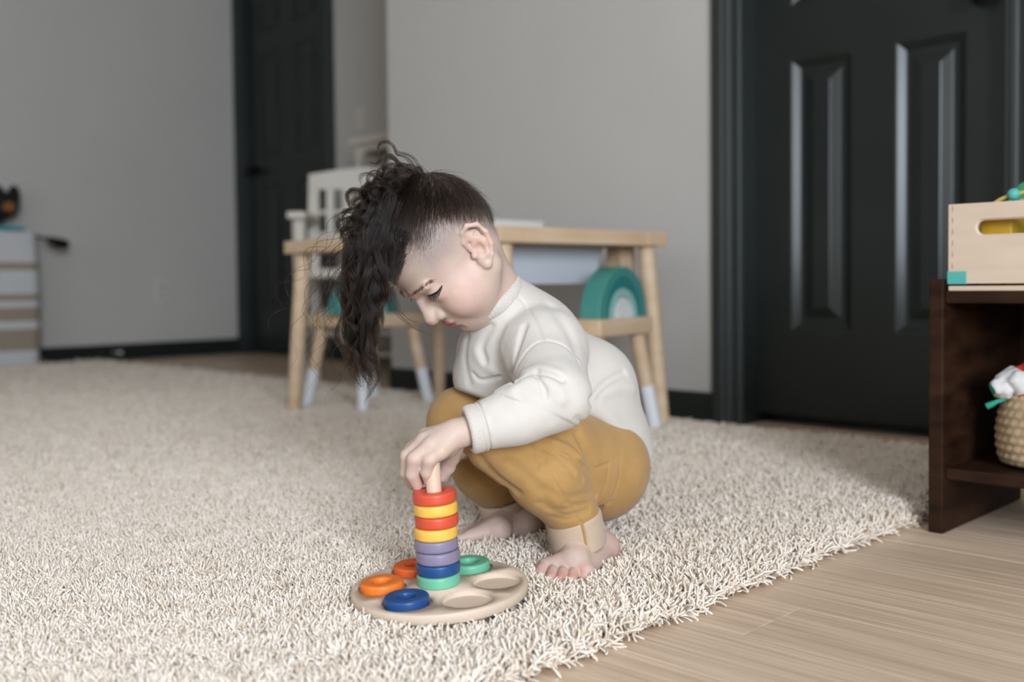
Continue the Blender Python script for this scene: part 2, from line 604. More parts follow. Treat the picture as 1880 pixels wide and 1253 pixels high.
def make_rainbow(loc, rz, label):
    """four nested arch blocks, standing on the stool; x = width, y = thickness"""
    root = empty('rainbow_stacker', loc, rz, label, 'toy', 'nesting rainbow toys')
    th = 0.052
    arcs = [(0.1185, 0.093, 'teal1', 0.0), (0.0925, 0.0695, 'teal2', 0.0), (0.069, 0.0465, 'teal3', 0.0), (0.046, 0.0085, 'rb_white', 0.0)]
    for ro, ri, mk, dy in arcs:
        n = 28
        bm = bmesh.new()
        bev = 0.0022
        rows = []
        for (r, y) in ((ri + bev, -th / 2), (ro - bev, -th / 2), (ro, -th / 2 + bev), (ro, th / 2 - bev), (ro - bev, th / 2), (ri + bev, th / 2), (ri, th / 2 - bev), (ri, -th / 2 + bev)):
            rows.append([bm.verts.new((r * math.cos(math.pi * i / n), y + dy, r * math.sin(math.pi * i / n))) for i in range(n + 1)])
        for A_, B_ in zip(rows, rows[1:] + rows[:1]):
            for i in range(n):
                bm.faces.new((A_[i], A_[i + 1], B_[i + 1], B_[i]))
        bm.faces.new([r[0] for r in rows]); bm.faces.new([r[-1] for r in rows][::-1])
        o = from_bm('arch', bm, M[mk], root, True)
        o.data.set_sharp_from_angle(angle=math.radians(35))
    return root


make_rainbow((0.240, 2.425, 0.292), math.radians(56), 'teal nesting rainbow toy on the stool behind the child\'s back')
make_rainbow((-0.425, 2.98, 0.292), math.radians(53), 'teal nesting rainbow toy half hidden behind the hanging curls')


# ------------------------------------------------------------------ cream wooden armchair in the niche
ch = empty('armchair', (-0.548, 4.11, 0), math.radians(2), 'cream painted slat-back wooden armchair behind the table by the far door', 'chair')
cm = M['cream']
W2 = 0.232
for sx in (-1, 1):
    bm = bmesh.new()
    bm_tube(bm, [(sx * W2, 0.02, 0.0), (sx * W2, 0.0, 0.42), (sx * W2, 0.015, 0.62), (sx * W2, 0.045, 0.812)], [0.024, 0.030, 0.030, 0.028], 4)
    from_bm('back_post', bm, cm, ch)
    tube('front_leg', [(sx * (W2 + 0.0), -0.32, 0.009), (sx * (W2 + 0.005), -0.315, 0.62)], [0.019, 0.026], cm, ch, 14)
    bm = bmesh.new()
    bm_box(bm, (sx * (W2 + 0.005) - 0.034, -0.375, 0.615), (sx * (W2 + 0.005) + 0.034, 0.0, 0.641), 0.008, 3)
    from_bm('armrest', bm, cm, ch)
# curved crest rail
bm = bmesh.new()
n = 24
fr, bk_ = [], []
for i in range(n + 1):
    t = i / n
    x = -W2 - 0.012 + t * (2 * W2 + 0.024)
    arch = 0.028 * math.sin(math.pi * t)
    yb = 0.032 + 0.015 * math.sin(math.pi * t)
    fr.append([bm.verts.new((x, yb - 0.014, 0.755)), bm.verts.new((x, yb - 0.010, 0.815 + arch)), bm.verts.new((x, yb + 0.014, 0.815 + arch)), bm.verts.new((x, yb + 0.014, 0.755))])
for A_, B_ in zip(fr[:-1], fr[1:]):
    for k in range(4):
        bm.faces.new((A_[k], A_[(k + 1) % 4], B_[(k + 1) % 4], B_[k]))
bm.faces.new(fr[0]); bm.faces.new(fr[-1][::-1])
from_bm('crest_rail', bm, cm, ch)
box('back_rail', (-W2, 0.005, 0.545), (W2, 0.028, 0.585), cm, ch, 0.004)
box('back_rail', (-W2, 0.018, 0.655), (W2, 0.036, 0.672), cm, ch, 0.003)
for i in range(6):
    x = -0.168 + i * 0.067
    bm = bmesh.new()
    bm_tube(bm, [(x, 0.016, 0.57), (x, 0.036, 0.765)], 0.022, 4)
    o = from_bm('slat', bm, cm, ch)
box('seat', (-W2 - 0.015, -0.35, 0.40), (W2 + 0.015, 0.015, 0.435), cm, ch, 0.008, 3)
for sx in (-1, 1):
    tube('stretcher', [(sx * W2, -0.32, 0.19), (sx * W2, 0.01, 0.19)], 0.012, cm, ch, 10)
tube('stretcher', [(-W2, -0.18, 0.19), (W2, -0.18, 0.19)], 0.012, cm, ch, 10)
tube('stretcher', [(-W2, 0.01, 0.27), (W2, 0.01, 0.27)], 0.013, cm, ch, 10)

# ------------------------------------------------------------------ cream open cabinet in the niche
cb = empty('open_cabinet', R(-3.69, 2.78, 0), RZ, 'cream open-fronted cabinet in the niche beside the light switch', 'cabinet')
cw, cd, chh = 0.70, 0.27, 1.015
box('side_panel', (0, 0, 0), (0.03, cd, chh - 0.03), cm, cb, 0.003)
box('side_panel', (cw - 0.03, 0, 0), (cw, cd, chh - 0.03), cm, cb, 0.003)
box('top', (-0.015, -0.02, chh - 0.03), (cw + 0.015, cd, chh), cm, cb, 0.004)
box('back_panel', (0.03, cd - 0.012, 0.05), (cw - 0.03, cd, chh - 0.03), cm, cb)
for z in (0.06, 0.36, 0.64):
    box('shelf', (0.03, 0.01, z), (cw - 0.03, cd - 0.012, z + 0.02), cm, cb, 0.002)
# arched valance under the top
bm = bmesh.new()
up, lo = [], []
for i in range(25):
    t = i / 24
    x = 0.03 + t * (cw - 0.06)
    e = min(t, 1 - t) * (cw - 0.06)
    drop = 0.030 + (0.05 * (1 - math.sqrt(max(0, 1 - (1 - e / 0.05) ** 2))) if e < 0.05 else 0)
    up.append((bm.verts.new((x, 0.004, chh - 0.03)), bm.verts.new((x, 0.022, chh - 0.03))))
    lo.append((bm.verts.new((x, 0.004, chh - 0.03 - drop)), bm.verts.new((x, 0.022, chh - 0.03 - drop))))
for i in range(24):
    bm.faces.new((up[i][0], up[i + 1][0], lo[i + 1][0], lo[i][0]))
    bm.faces.new((up[i][1], up[i + 1][1], lo[i + 1][1], lo[i][1]))
    bm.faces.new((lo[i][0], lo[i + 1][0], lo[i + 1][1], lo[i][1]))
from_bm('valance', bm, cm, cb)

# ------------------------------------------------------------------ switch, outlet, door stop
sw = empty('light_switch', R(-4.005, B_FAR, 1.17), RZ, 'off-white light switch plate on the wall beside the far door', 'light switch')
box('plate', (-0.036, -0.006, -0.058), (0.036, 0.0, 0.058), M['plate_plastic'], sw, 0.003, 2)
tg = box('toggle', (-0.005, -0.016, -0.010), (0.005, -0.006, 0.012), M['plate_plastic'], sw, 0.002, 2)
ol = empty('wall_outlet', R(A_LEFT, 2.596, 0.35), RZ - math.pi / 2 + math.pi, 'white power outlet plate low on the pale side wall', 'outlet')
box('plate', (-0.036, -0.006, -0.058), (0.036, 0.0, 0.058), mat('outlet_plastic', (0.58, 0.56, 0.53), 0.4), ol, 0.003, 2)
for dz in (-0.024, 0.024):
    s = box('socket', (-0.017, -0.009, dz - 0.014), (0.017, -0.006, dz + 0.014), mat('socket_plastic', (0.53, 0.50, 0.46), 0.4), ol, 0.003, 2)
    for dx in (-0.006, 0.006):
        box('slot', (dx - 0.0012, -0.0095, dz - 0.004), (dx + 0.0012, -0.0089, dz + 0.005), M['knob'], s)
ds = empty('door_stop', R(A_LEFT + 0.014, 2.327, 0.045), RZ, 'small spring door stop screwed to the black baseboard', 'door stop')
pts = []
for i in range(121):
    t = i / 120
    pts.append((0.005 + 0.058 * t, 0.0055 * math.cos(t * 2 * math.pi * 14), 0.0055 * math.sin(t * 2 * math.pi * 14)))
tube('spring', pts, 0.0012, M['chrome'], ds, 6)
tube('base', [(0, 0, 0), (0.006, 0, 0)], [0.011, 0.009], M['chrome'], ds, 16)
tube('tip', [(0.062, 0, 0), (0.066, 0, 0), (0.076, 0, 0)], [0.007, 0.0095, 0.0085], M['white_paint'], ds, 16)

# ------------------------------------------------------------------ striped fabric hamper by the side wall and what lies on it
hm = bpy.data.materials.new('striped_canvas'); hm.use_nodes = True
N, L, B = nodes(hm)
tc = N.new('ShaderNodeTexCoord'); sep = N.new('ShaderNodeSeparateXYZ'); L.new(tc.outputs['Object'], sep.inputs[0])
mr = N.new('ShaderNodeMapRange'); mr.inputs[1].default_value = 0.0; mr.inputs[2].default_value = 0.66; L.new(sep.outputs[2], mr.inputs[0])
wht, tan = (0.60, 0.60, 0.60), (0.34, 0.27, 0.19)
rp = N.new('ShaderNodeValToRGB'); rp.color_ramp.interpolation = 'CONSTANT'
stops = [(0.0, wht), (0.09, tan), (0.19, wht), (0.222, tan), (0.287, wht), (0.315, tan), (0.348, wht), (0.455, tan), (0.492, wht)]
el = rp.color_ramp.elements
while len(el) < len(stops): el.new(0.5)
for e, (z, c) in zip(el, stops):
    e.position = z / 0.66; e.color = (*c, 1)
L.new(mr.outputs[0], rp.inputs[0])
wv = N.new('ShaderNodeTexNoise'); wv.inputs['Scale'].default_value = 120; L.new(tc.outputs['Object'], wv.inputs['Vector'])
mx = N.new('ShaderNodeMix'); mx.data_type = 'RGBA'; mx.blend_type = 'MULTIPLY'; mx.inputs[0].default_value = 0.35
L.new(rp.outputs[0], mx.inputs[6]); L.new(wv.outputs['Color'], mx.inputs[7])
hs = N.new('ShaderNodeHueSaturation'); hs.inputs['Saturation'].default_value = 0.9; hs.inputs['Value'].default_value = 1.15
L.new(mx.outputs[2], hs.inputs['Color']); L.new(hs.outputs[0], B.inputs['Base Color'])
B.inputs['Roughness'].default_value = 0.9
ham = empty('storage_hamper', R(-5.005, 1.60, 0), RZ, 'tall soft storage hamper striped white and tan beside the pale wall', 'hamper')


def soft_box(bm, hx, hy, z0, z1, rc, bulge, nz=14, jitter=0.0, open_top=True):
    rings = []
    for k in range(nz + 1):
        t = k / nz
        z = z0 + (z1 - z0) * t
        g = bulge * math.sin(math.pi * min(1, max(0, t))) ** 0.8
        pts = []
        for (sx, sy, a0) in ((1, 1, 0), (-1, 1, 90), (-1, -1, 180), (1, -1, 270)):
            for q in range(6):
                a = math.radians(a0 + q * 18)
                pts.append(bm.verts.new((sx * (hx + g - rc) + rc * math.cos(a) + random.uniform(-jitter, jitter), sy * (hy + g - rc) + rc * math.sin(a) + random.uniform(-jitter, jitter), z)))
        rings.append(pts)
    for A_, B_ in zip(rings[:-1], rings[1:]):
        n = len(A_)
        for i in range(n):
            bm.faces.new((A_[i], A_[(i + 1) % n], B_[(i + 1) % n], B_[i]))
    bm.faces.new(rings[0][::-1])
    return rings


bm = bmesh.new()
rs = soft_box(bm, 0.118, 0.28, 0.005, 0.632, 0.05, 0.008, 16, 0.0015)
bm.faces.new(rs[-1])
from_bm('canvas_body', bm, hm, ham, True).data.set_sharp_from_angle(angle=math.radians(60))
dsk = lathe('round_patch', [(0, 0), (0.07, 0), (0.074, 0.004), (0.07, 0.008), (0, 0.009)], mottled('brown_leather', (0.20, 0.11, 0.06), (0.25, 0.14, 0.08), 20, 0.6), ham, 40)
dsk.rotation_euler = (0, math.pi / 2, 0); dsk.location = (0.126, 0.015, 0.44)


def cloth_patch(name, hx, hy, zt, drop, material, loc, rz, amp, seed, sc=18, label=None, cat=None, thick=0.004):
    n = 40
    r_ = np.random.default_rng(seed)
    ph = r_.uniform(0, 6.28, 8); fx = r_.uniform(-sc, sc, 8); fy = r_.uniform(-sc, sc, 8)
    vs, fs = [], []
    for i in range(n + 1):
        for j in range(n + 1):
            x = -hx + 2 * hx * i / n; y = -hy + 2 * hy * j / n
            z = sum(math.sin(fx[k] * x + fy[k] * y + ph[k]) for k in range(8)) * amp / 3
            ed = max(abs(x) / hx, abs(y) / hy)
            z = zt + abs(z) - drop * max(0, (ed - 0.8) / 0.2) ** 2
            wob = 1 + 0.06 * math.sin(5 * math.atan2(y, x) + ph[0])
            vs.append((x * wob, y * wob, z))
    for i in range(n):
        for j in range(n):
            a_ = i * (n + 1) + j
            fs.append((a_, a_ + 1, a_ + n + 2, a_ + n + 1))
    me = bpy.data.meshes.new(name); me.from_pydata(vs, [], fs); me.update()
    o = link(name, me, material, None, True)
    o.location = loc; o.rotation_euler = (0, 0, rz)
    so = o.modifiers.new('thickness', 'SOLIDIFY'); so.thickness = thick; so.offset = 1
    return tag(o, label, cat)


cloth_patch('folded_blanket', 0.11, 0.25, 0.008, 0.0, mottled('turquoise_fleece', (0.055, 0.27, 0.33), (0.075, 0.33, 0.39), 14, 0.9, 0.3, 300), R(-5.005, 1.585, 0.634), RZ, 0.022, 4, 14, 'turquoise blanket spread over the top of the striped hamper', 'blanket', 0.02)


# black plush toy on the blanket (lumpy body, ear, orange snout) and a black hairbrush sticking out
def blob(name, parts, material, parent, n=2):
    """merged soft blob from (center, radii) ellipsoids through a voxel remesh"""
    bm = bmesh.new()
    for c, r in parts:
        res = bmesh.ops.create_icosphere(bm, subdivisions=3, radius=1.0)
        bmesh.ops.scale(bm, vec=r, verts=res['verts'])
        bmesh.ops.translate(bm, vec=c, verts=res['verts'])
    o = from_bm(name, bm, material, parent, True)
    md = o.modifiers.new('remesh', 'REMESH'); md.mode = 'VOXEL'; md.voxel_size = 0.006; md.use_smooth_shade = True
    sm = o.modifiers.new('smooth', 'SMOOTH'); sm.iterations = 6
    return o


plush = mottled('black_plush', (0.006, 0.006, 0.007), (0.014, 0.012, 0.012), 60, 0.95, 0.6, 300)
pt = empty('plush_toy', R(-5.0, 1.715, 0.668), RZ, 'black plush animal with orange snout sitting on the turquoise blanket', 'toy')
blob('body', [((0.0, -0.02, 0.05), (0.07, 0.09, 0.055)), ((0.01, 0.06, 0.09), (0.06, 0.06, 0.06)), ((0.0, 0.10, 0.135), (0.03, 0.028, 0.05)), ((0.0, 0.03, 0.14), (0.03, 0.028, 0.04))], plush, pt)
blob('snout', [((0.065, 0.055, 0.075), (0.03, 0.032, 0.026))], mottled('orange_plush', (0.22, 0.09, 0.03), (0.28, 0.12, 0.04), 50, 0.9), pt)
hb = empty('hairbrush', R(-4.93, 1.86, 0.600), RZ, 'black hairbrush sticking out of the hamper towards the wall', 'hairbrush')
tube('handle', [(0.0, -0.03, 0.02), (0.0, 0.05, 0.008), (0.0, 0.075, 0.0)], [0.006, 0.007, 0.008], M['knob'], hb, 12)
tube('brush_head', [(0.0, 0.07, 0.002), (0.0, 0.085, -0.004), (0.0, 0.12, -0.014), (0.0, 0.155, -0.020), (0.0, 0.172, -0.022)], [0.010, 0.019, 0.024, 0.022, 0.012], M['knob'], hb, 16)

# ------------------------------------------------------------------ dark low bookcase in front of the closet door
bc = empty('low_bookcase', R(-0.628, 1.512, 0), RZ, 'low espresso-stained wooden bookcase standing at the rug edge before the closet door', 'bookcase')
dw = M['dark_wood']
BW, BD = 0.95, 0.33
for x in (0.0, BW - 0.022):
    box('side_panel', (x, 0, 0), (x + 0.022, BD, 0.374), dw, bc, 0.003, 2)
box('top_board', (0.022, 0.004, 0.339), (BW - 0.022, BD, 0.357), dw, bc, 0.002, 2)
box('shelf_board', (0.022, 0.010, 0.080), (BW - 0.022, BD - 0.01, 0.097), dw, bc, 0.002, 2)
box('back_panel', (0.022, BD - 0.010, 0.080), (BW - 0.022, BD, 0.339), dw, bc)

# ------------------------------------------------------------------ birch toy crate on the bookcase
cr = empty('toy_crate', R(-0.602, 1.518, 0.357), RZ, 'pale birch toy crate with slot handle and teal corner on the dark bookcase', 'crate')
bi = M['birch']
CWd, CDp, CH = 0.30, 0.20, 0.125
box('base_board', (0, 0, 0), (CWd, CDp, 0.007), bi, cr, 0.001)
z0, z1 = 0.0105, CH
# front with a slot: outline with a stadium hole, bridged
def slotted_board(name, w, zlo, zhi, xs0, xs1, zs0, zs1, t, material, parent, y=0.0):
    bm = bmesh.new()
    r = (zs1 - zs0) / 2; zc = (zs0 + zs1) / 2
    n = 10
    hole = [(xs1 - r + r * math.cos(math.radians(-90 + 180 * i / n)), zc + r * math.sin(math.radians(-90 + 180 * i / n))) for i in range(n + 1)]
    hole += [(xs0 + r + r * math.cos(math.radians(90 + 180 * i / n)), zc + r * math.sin(math.radians(90 + 180 * i / n))) for i in range(n + 1)]
    def outer(x, z):
        # push the hole point out to the rectangle border
        if abs(x - xs1 + r) < r + 1e-6 and x > xs1 - r + 1e-6:
            k = (z - zs0) / (zs1 - zs0)
            return (w, zlo + k * (zhi - zlo))
        if x < xs0 + r - 1e-6:
            k = (z - zs0) / (zs1 - zs0)
            return (0, zlo + k * (zhi - zlo))
        cx = 0 if x < (xs0 + xs1) / 2 else w
        return (cx, zhi if z > zc else zlo)
    b_ = 0.0025
    loops = []
    out = [outer(x, z) for x, z in hole]
    mid = [((x - (xs0 + xs1) / 2) * (1 + 2 * b_ / (xs1 - xs0)) + (xs0 + xs1) / 2, (z - zc) * (1 + 2 * b_ / (zs1 - zs0)) + zc) for x, z in hole]
    for pts, yy in ((out, y), (mid, y), (hole, y + b_), (hole, y + t - b_), (mid, y + t), (out, y + t)):
        loops.append([bm.verts.new((x, yy, z)) for x, z in pts])
    m_ = len(hole)
    for A_, B_ in zip(loops, loops[1:] + loops[:1]):
        for i in range(m_):
            j = (i + 1) % m_
            bm.faces.new((A_[i], A_[j], B_[j], B_[i]))
    bmesh.ops.remove_doubles(bm, verts=bm.verts, dist=1e-6)
    return from_bm(name, bm, material, parent)


slotted_board('front_board', CWd, z0, z1, 0.040, 0.26, 0.080, 0.100, 0.009, bi, cr)
slotted_board('back_board', CWd, z0, z1, 0.040, 0.26, 0.080, 0.100, 0.009, bi, cr, CDp - 0.009)
box('side_board', (0, 0.009, z0), (0.009, CDp - 0.009, z1), bi, cr)
box('side_board', (CWd - 0.009, 0.009, z0), (CWd, CDp - 0.009, z1), bi, cr)
fm = mat('finger_joint_end_grain', (0.30, 0.21, 0.14), 0.7)
for i in range(6):
    box('finger_joint', (0.0052, -0.0004, z0 + 0.022 + i * 0.0165), (0.0064, 0.0002, z0 + 0.029 + i * 0.0165), fm, cr)
tq = mottled('turquoise_silicone', (0.07, 0.36, 0.32), (0.085, 0.40, 0.36), 20, 0.55)
box('corner_guard', (-0.0012, -0.0016, z0 - 0.001), (0.026, 0.028, z0 + 0.0175), tq, cr, 0.001, 2)
# toys in the crate
yl = mottled('yellow_paint', (0.55, 0.32, 0.015), (0.62, 0.37, 0.02), 20, 0.45)
yb = empty('toy_block', R(-0.602, 1.518, 0.357) + R(0.055, 0.060, 0.0071), RZ, 'yellow wooden block seen through the crate\'s slot handle', 'toy')
box('block', (-0.022, -0.03, 0), (0.022, 0.03, 0.098), yl, yb, 0.004, 3)
box('block_cap', (-0.016, -0.022, 0.098), (0.016, 0.022, 0.104), yl, yb, 0.002, 2)
td = empty('toy_figure', R(-0.602, 1.518, 0.357) + R(0.135, 0.055, 0.0071), RZ, 'yellow toy figure with pale tip lying inside the birch crate', 'toy')
tube('body', [(0.0, 0, 0.070), (0.02, 0, 0.078), (0.06, 0, 0.085), (0.10, 0, 0.086)], [0.012, 0.015, 0.018, 0.017], yl, td, 16)
tube('tip', [(-0.018, 0, 0.076), (-0.006, 0, 0.074), (0.002, 0, 0.071)], [0.006, 0.010, 0.0115], mat('pale_wood_tip', (0.62, 0.42, 0.28), 0.6), td, 14)
box('stand', (0.03, -0.012, 0.0), (0.07, 0.012, 0.072), yl, td, 0.003, 2)
gt = empty('green_toy', R(-0.602, 1.518, 0.357) + R(0.080, 0.150, 0.0071), RZ, 'green rounded toy rising out of the birch crate', 'toy')
gm = mottled('green_felt', (0.035, 0.24, 0.11), (0.05, 0.29, 0.14), 30, 0.8)
prism('fin', [(-0.055, 0.0), (0.075, 0.0), (0.075, 0.130), (0.03, 0.162), (-0.005, 0.163), (-0.028, 0.152), (-0.055, 0.112)], -0.02, 0.02, gm, gt, 0.006, mtx=Matrix.Rotation(math.pi / 2, 4, 'X'))
box('foot', (-0.056, -0.028, 0.0), (0.076, 0.028, 0.006), gm, gt, 0.002)
bs = empty('bead_string', R(-0.602, 1.518, 0.357) + R(0.085, 0.014, CH), RZ, 'turquoise bead on a yellow cord at the crate rim', 'toy')
cdm = mottled('yellow_cord', (0.50, 0.36, 0.08), (0.56, 0.42, 0.12), 60, 0.8)
tube('cord', [(-0.028, 0.0, -0.002), (-0.018, 0.0, 0.004), (-0.008, 0, 0.008), (0.004, 0, 0.010), (0.012, 0, 0.012), (0.020, 0, 0.012), (0.024, 0.0, 0.006), (0.020, 0, 0.001), (0.010, 0.002, 0.002), (0.014, 0.01, -0.01)], 0.0028, cdm, bs, 10)
lathe('bead', [(0, -0.0085), (0.004, -0.0078), (0.0078, -0.004), (0.0088, 0), (0.0078, 0.004), (0.004, 0.0078), (0, 0.0085)], tq, bs, 24).location = (0.0, -0.001, 0.010)
lathe('bead', [(0, -0.004), (0.004, -0.0035), (0.0048, 0), (0.004, 0.0035), (0, 0.004)], tq, bs, 20).location = (0.027, 0.0, 0.005)

# ------------------------------------------------------------------ crochet basket with a cloth on the lower shelf
bk2 = empty('crochet_basket', R(-0.492, 1.628, 0.097), RZ, 'round cream crochet basket on the lower shelf of the dark bookcase', 'basket')
nr, nc = 60, 96
vs, fs = [], []
for i in range(nr + 1):
    t = i / nr
    z = 0.001 + t * 0.112
    base = 0.069 + 0.009 * math.sin(math.pi * min(1.0, t * 1.05)) ** 0.7 - 0.006 * t ** 2
    if t < 0.08: base -= 0.020 * (1 - t / 0.08) ** 2
    for j in range(nc):
        a_ = 2 * math.pi * j / nc
        rowp = t * 9
        st = math.sin(rowp * 2 * math.pi) * 0.0011 + math.cos(a_ * 32 + math.pi * (int(rowp) % 2)) * 0.0016 * abs(math.sin(rowp * math.pi))
        vs.append(((base + st) * math.cos(a_), (base + st) * math.sin(a_), z))
for i in range(nr):
    for j in range(nc):
        k = (j + 1) % nc
        fs.append((i * nc + j, i * nc + k, (i + 1) * nc + k, (i + 1) * nc + j))
fs.append(tuple(range(nc))[::-1])
me = bpy.data.meshes.new('basket_wall'); me.from_pydata(vs, [], fs); me.update()
bsk = link('basket_wall', me, mottled('cotton_crochet', (0.40, 0.285, 0.165), (0.50, 0.37, 0.23), 40, 0.9, 0.5, 400), bk2, True)
so = bsk.modifiers.new('thickness', 'SOLIDIFY'); so.thickness = 0.006; so.offset = -1
tube('tie', [(-0.050, -0.050, 0.100), (-0.058, -0.058, 0.098), (-0.066, -0.061, 0.093), (-0.072, -0.062, 0.090)], [0.002, 0.003, 0.0045, 0.005], mottled('green_ribbon', (0.01, 0.25, 0.18), (0.015, 0.30, 0.21), 30, 0.7), bk2, 10)
# patterned cloth: crumpled bundle with red, yellow and green strokes
cm2 = bpy.data.materials.new('printed_cotton'); cm2.use_nodes = True
N, L, B = nodes(cm2)
tc = N.new('ShaderNodeTexCoord')
prev = None
for k, (colr, sc, off, thr) in enumerate((((0.50, 0.03, 0.02), 13, 0.0, 0.63), ((0.65, 0.42, 0.03), 15, 3.0, 0.66), ((0.02, 0.28, 0.20), 12, 7.0, 0.66))):
    mp = N.new('ShaderNodeMapping'); mp.inputs['Location'].default_value = (off, off * 2, 0); mp.inputs['Scale'].default_value = (1, 1, 2.2); mp.inputs['Rotation'].default_value = (0.5, 0.7 + k, 0)
    L.new(tc.outputs['Object'], mp.inputs[0])
    nz = N.new('ShaderNodeTexNoise'); nz.inputs['Scale'].default_value = sc; nz.inputs['Detail'].default_value = 0
    L.new(mp.outputs[0], nz.inputs['Vector'])
    mt = N.new('ShaderNodeMath'); mt.operation = 'GREATER_THAN'; mt.inputs[1].default_value = thr - 0.06
    L.new(nz.outputs['Fac'], mt.inputs[0])
    mx = N.new('ShaderNodeMix'); mx.data_type = 'RGBA'
    L.new(mt.outputs[0], mx.inputs[0])
    if prev is None: mx.inputs[6].default_value = (0.62, 0.60, 0.58, 1)
    else: L.new(prev, mx.inputs[6])
    mx.inputs[7].default_value = (*colr, 1)
    prev = mx.outputs[2]
L.new(prev, B.inputs['Base Color']); B.inputs['Roughness'].default_value = 0.9
bm = bmesh.new()
for c, r in (((0, 0, 0.012), (0.066, 0.066, 0.03)), ((-0.035, -0.035, 0.022), (0.032, 0.028, 0.020)), ((0.0, -0.02, 0.035), (0.045, 0.036, 0.022)), ((0.03, 0.02, 0.035), (0.04, 0.05, 0.03)), ((-0.055, -0.050, 0.008), (0.018, 0.020, 0.016))):
    res = bmesh.ops.create_icosphere(bm, subdivisions=4, radius=1.0)
    bmesh.ops.scale(bm, vec=r, verts=res['verts']); bmesh.ops.translate(bm, vec=c, verts=res['verts'])
cl = from_bm('printed_cloth', bm, cm2, None, True)
cl.location = R(-0.492, 1.628, 0.205); cl.rotation_euler = (0, 0, RZ)
md = cl.modifiers.new('remesh', 'REMESH'); md.mode = 'VOXEL'; md.voxel_size = 0.0025; md.use_smooth_shade = True
tx = bpy.data.textures.new('crumple', 'CLOUDS'); tx.noise_scale = 0.022; tx.noise_depth = 1
dp = cl.modifiers.new('crumple', 'DISPLACE'); dp.texture = tx; dp.strength = 0.014; dp.mid_level = 0.5; dp.texture_coords = 'LOCAL'
tag(cl, 'crumpled white cloth printed red, yellow and green in the crochet basket', 'cloth')
# ------------------------------------------------------------------ shag rug: backing plus pile (uncountable yarns)
RUG_A0, RUG_A1, RUG_B0, RUG_B1 = -4.86, -0.668, -1.10, 2.150
rug = box('rug_backing', (RUG_A0 + 0.012, RUG_B0 + 0.012, 0.0005), (RUG_A1 - 0.014, RUG_B1 - 0.012, 0.007), mottled('rug_backing', (0.70, 0.60, 0.49), (0.74, 0.64, 0.53), 40, 1.0), None, 0.002)
rug.name = 'shag_rug'
rug.rotation_euler = (0, 0, RZ)
tag(rug, 'large cream shag rug covering most of the wooden floor', 'rug')

ym = bpy.data.materials.new('cream_yarn'); ym.use_nodes = True
N, L, B = nodes(ym)
at = N.new('ShaderNodeAttribute'); at.attribute_type = 'INSTANCER'; at.attribute_name = 'tone'
rp = ramp(ym, [(0.0, (0.69, 0.575, 0.455)), (0.5, (0.815, 0.715, 0.605)), (1.0, (0.86, 0.78, 0.69))])
L.new(at.outputs['Fac'], rp.inputs[0]); L.new(rp.outputs[0], B.inputs['Base Color'])
B.inputs['Roughness'].default_value = 0.9
B.inputs['Specular IOR Level'].default_value = 0.15

# a few yarn shapes
yarn_col = bpy.data.collections.new('yarn_shapes')
yarn_r = np.random.default_rng(5)
for k in range(8):
    bm = bmesh.new()
    nst = 5
    for s_ in range(nst):
        ang = yarn_r.uniform(0, 2 * math.pi)
        lean = yarn_r.uniform(0.10, 0.65)
        ln = yarn_r.uniform(0.85, 1.1)
        bx0, by0 = yarn_r.normal(0, 0.0030, 2)
        curl = yarn_r.uniform(-2.6, 2.6)
        pts, rr = [], []
        for i in range(6):
            t = (i / 4.3) if i < 5 else 1.0
            th = lean * (0.35 + 0.9 * t)
            r_ = math.sin(th) * t
            z_ = math.cos(th * 0.9) * t
            pts.append((bx0 + 0.0255 * ln * r_ * math.cos(ang + curl * t), by0 + 0.0255 * ln * r_ * math.sin(ang + curl * t), 0.0255 * ln * z_))
            rr.append([0.0012, 0.00135, 0.0014, 0.00145, 0.0014, 0.0007][i])
        bm_tube(bm, pts, rr, 4, True)
    o = from_bm('yarn', bm, ym, None, True)
    COL.objects.unlink(o); yarn_col.objects.link(o)


def rug_points():
    cs = []
    def grid(a0, a1, b0, b1, sp, cond):
        A_, B_ = np.meshgrid(np.arange(a0, a1, sp), np.arange(b0, b1, sp))
        p = np.stack([A_.ravel(), B_.ravel()], 1) + rng.uniform(-sp * 0.5, sp * 0.5, (A_.size, 2))
        p = p[(p[:, 0] > RUG_A0 + 0.004) & (p[:, 0] < RUG_A1 - 0.002) & (p[:, 1] > RUG_B0 + 0.004) & (p[:, 1] < RUG_B1 - 0.002)]
        w = p[:, :1] * E1 + p[:, 1:] * E2
        return p[cond(w)], w[cond(w)]
    def near(w):
        return (w[:, 1] > 0.62) & (w[:, 1] < 2.05) & (np.abs(w[:, 0]) < 0.30 + 0.56 * w[:, 1])
    def mid(w):
        inn = (w[:, 1] > 0.35) & (w[:, 1] < 3.4) & (np.abs(w[:, 0]) < 0.55 + 0.62 * w[:, 1])
        return inn & ~near(w)
    def far(w):
        inn = (w[:, 1] > 0.35) & (w[:, 1] < 3.4) & (np.abs(w[:, 0]) < 0.55 + 0.62 * w[:, 1])
        return ~inn
    out = []
    for sp, cond, sc in ((0.0064, near, 1.0), (0.0105, mid, 1.25), (0.017, far, 1.8)):
        p, w = grid(RUG_A0, RUG_A1, RUG_B0, RUG_B1, sp, cond)
        out.append((p, w, np.full(len(p), sc)))
    p = np.concatenate([o[0] for o in out]); w = np.concatenate([o[1] for o in out]); sc = np.concatenate([o[2] for o in out])
    return p, w, sc




# ------------------------------------------------------------------ wooden sorting board with peg and rings
def PZ(px, py, z):
    """world point seen at (px,py) lying at height z"""
    v = CR @ np.array([(px - CXP) / FPX, -(py - AXIS_Y) / FPX, -1.0])
    t = (z - CAM_Z) / v[2]
    return np.array([0, 0, CAM_Z]) + v * t


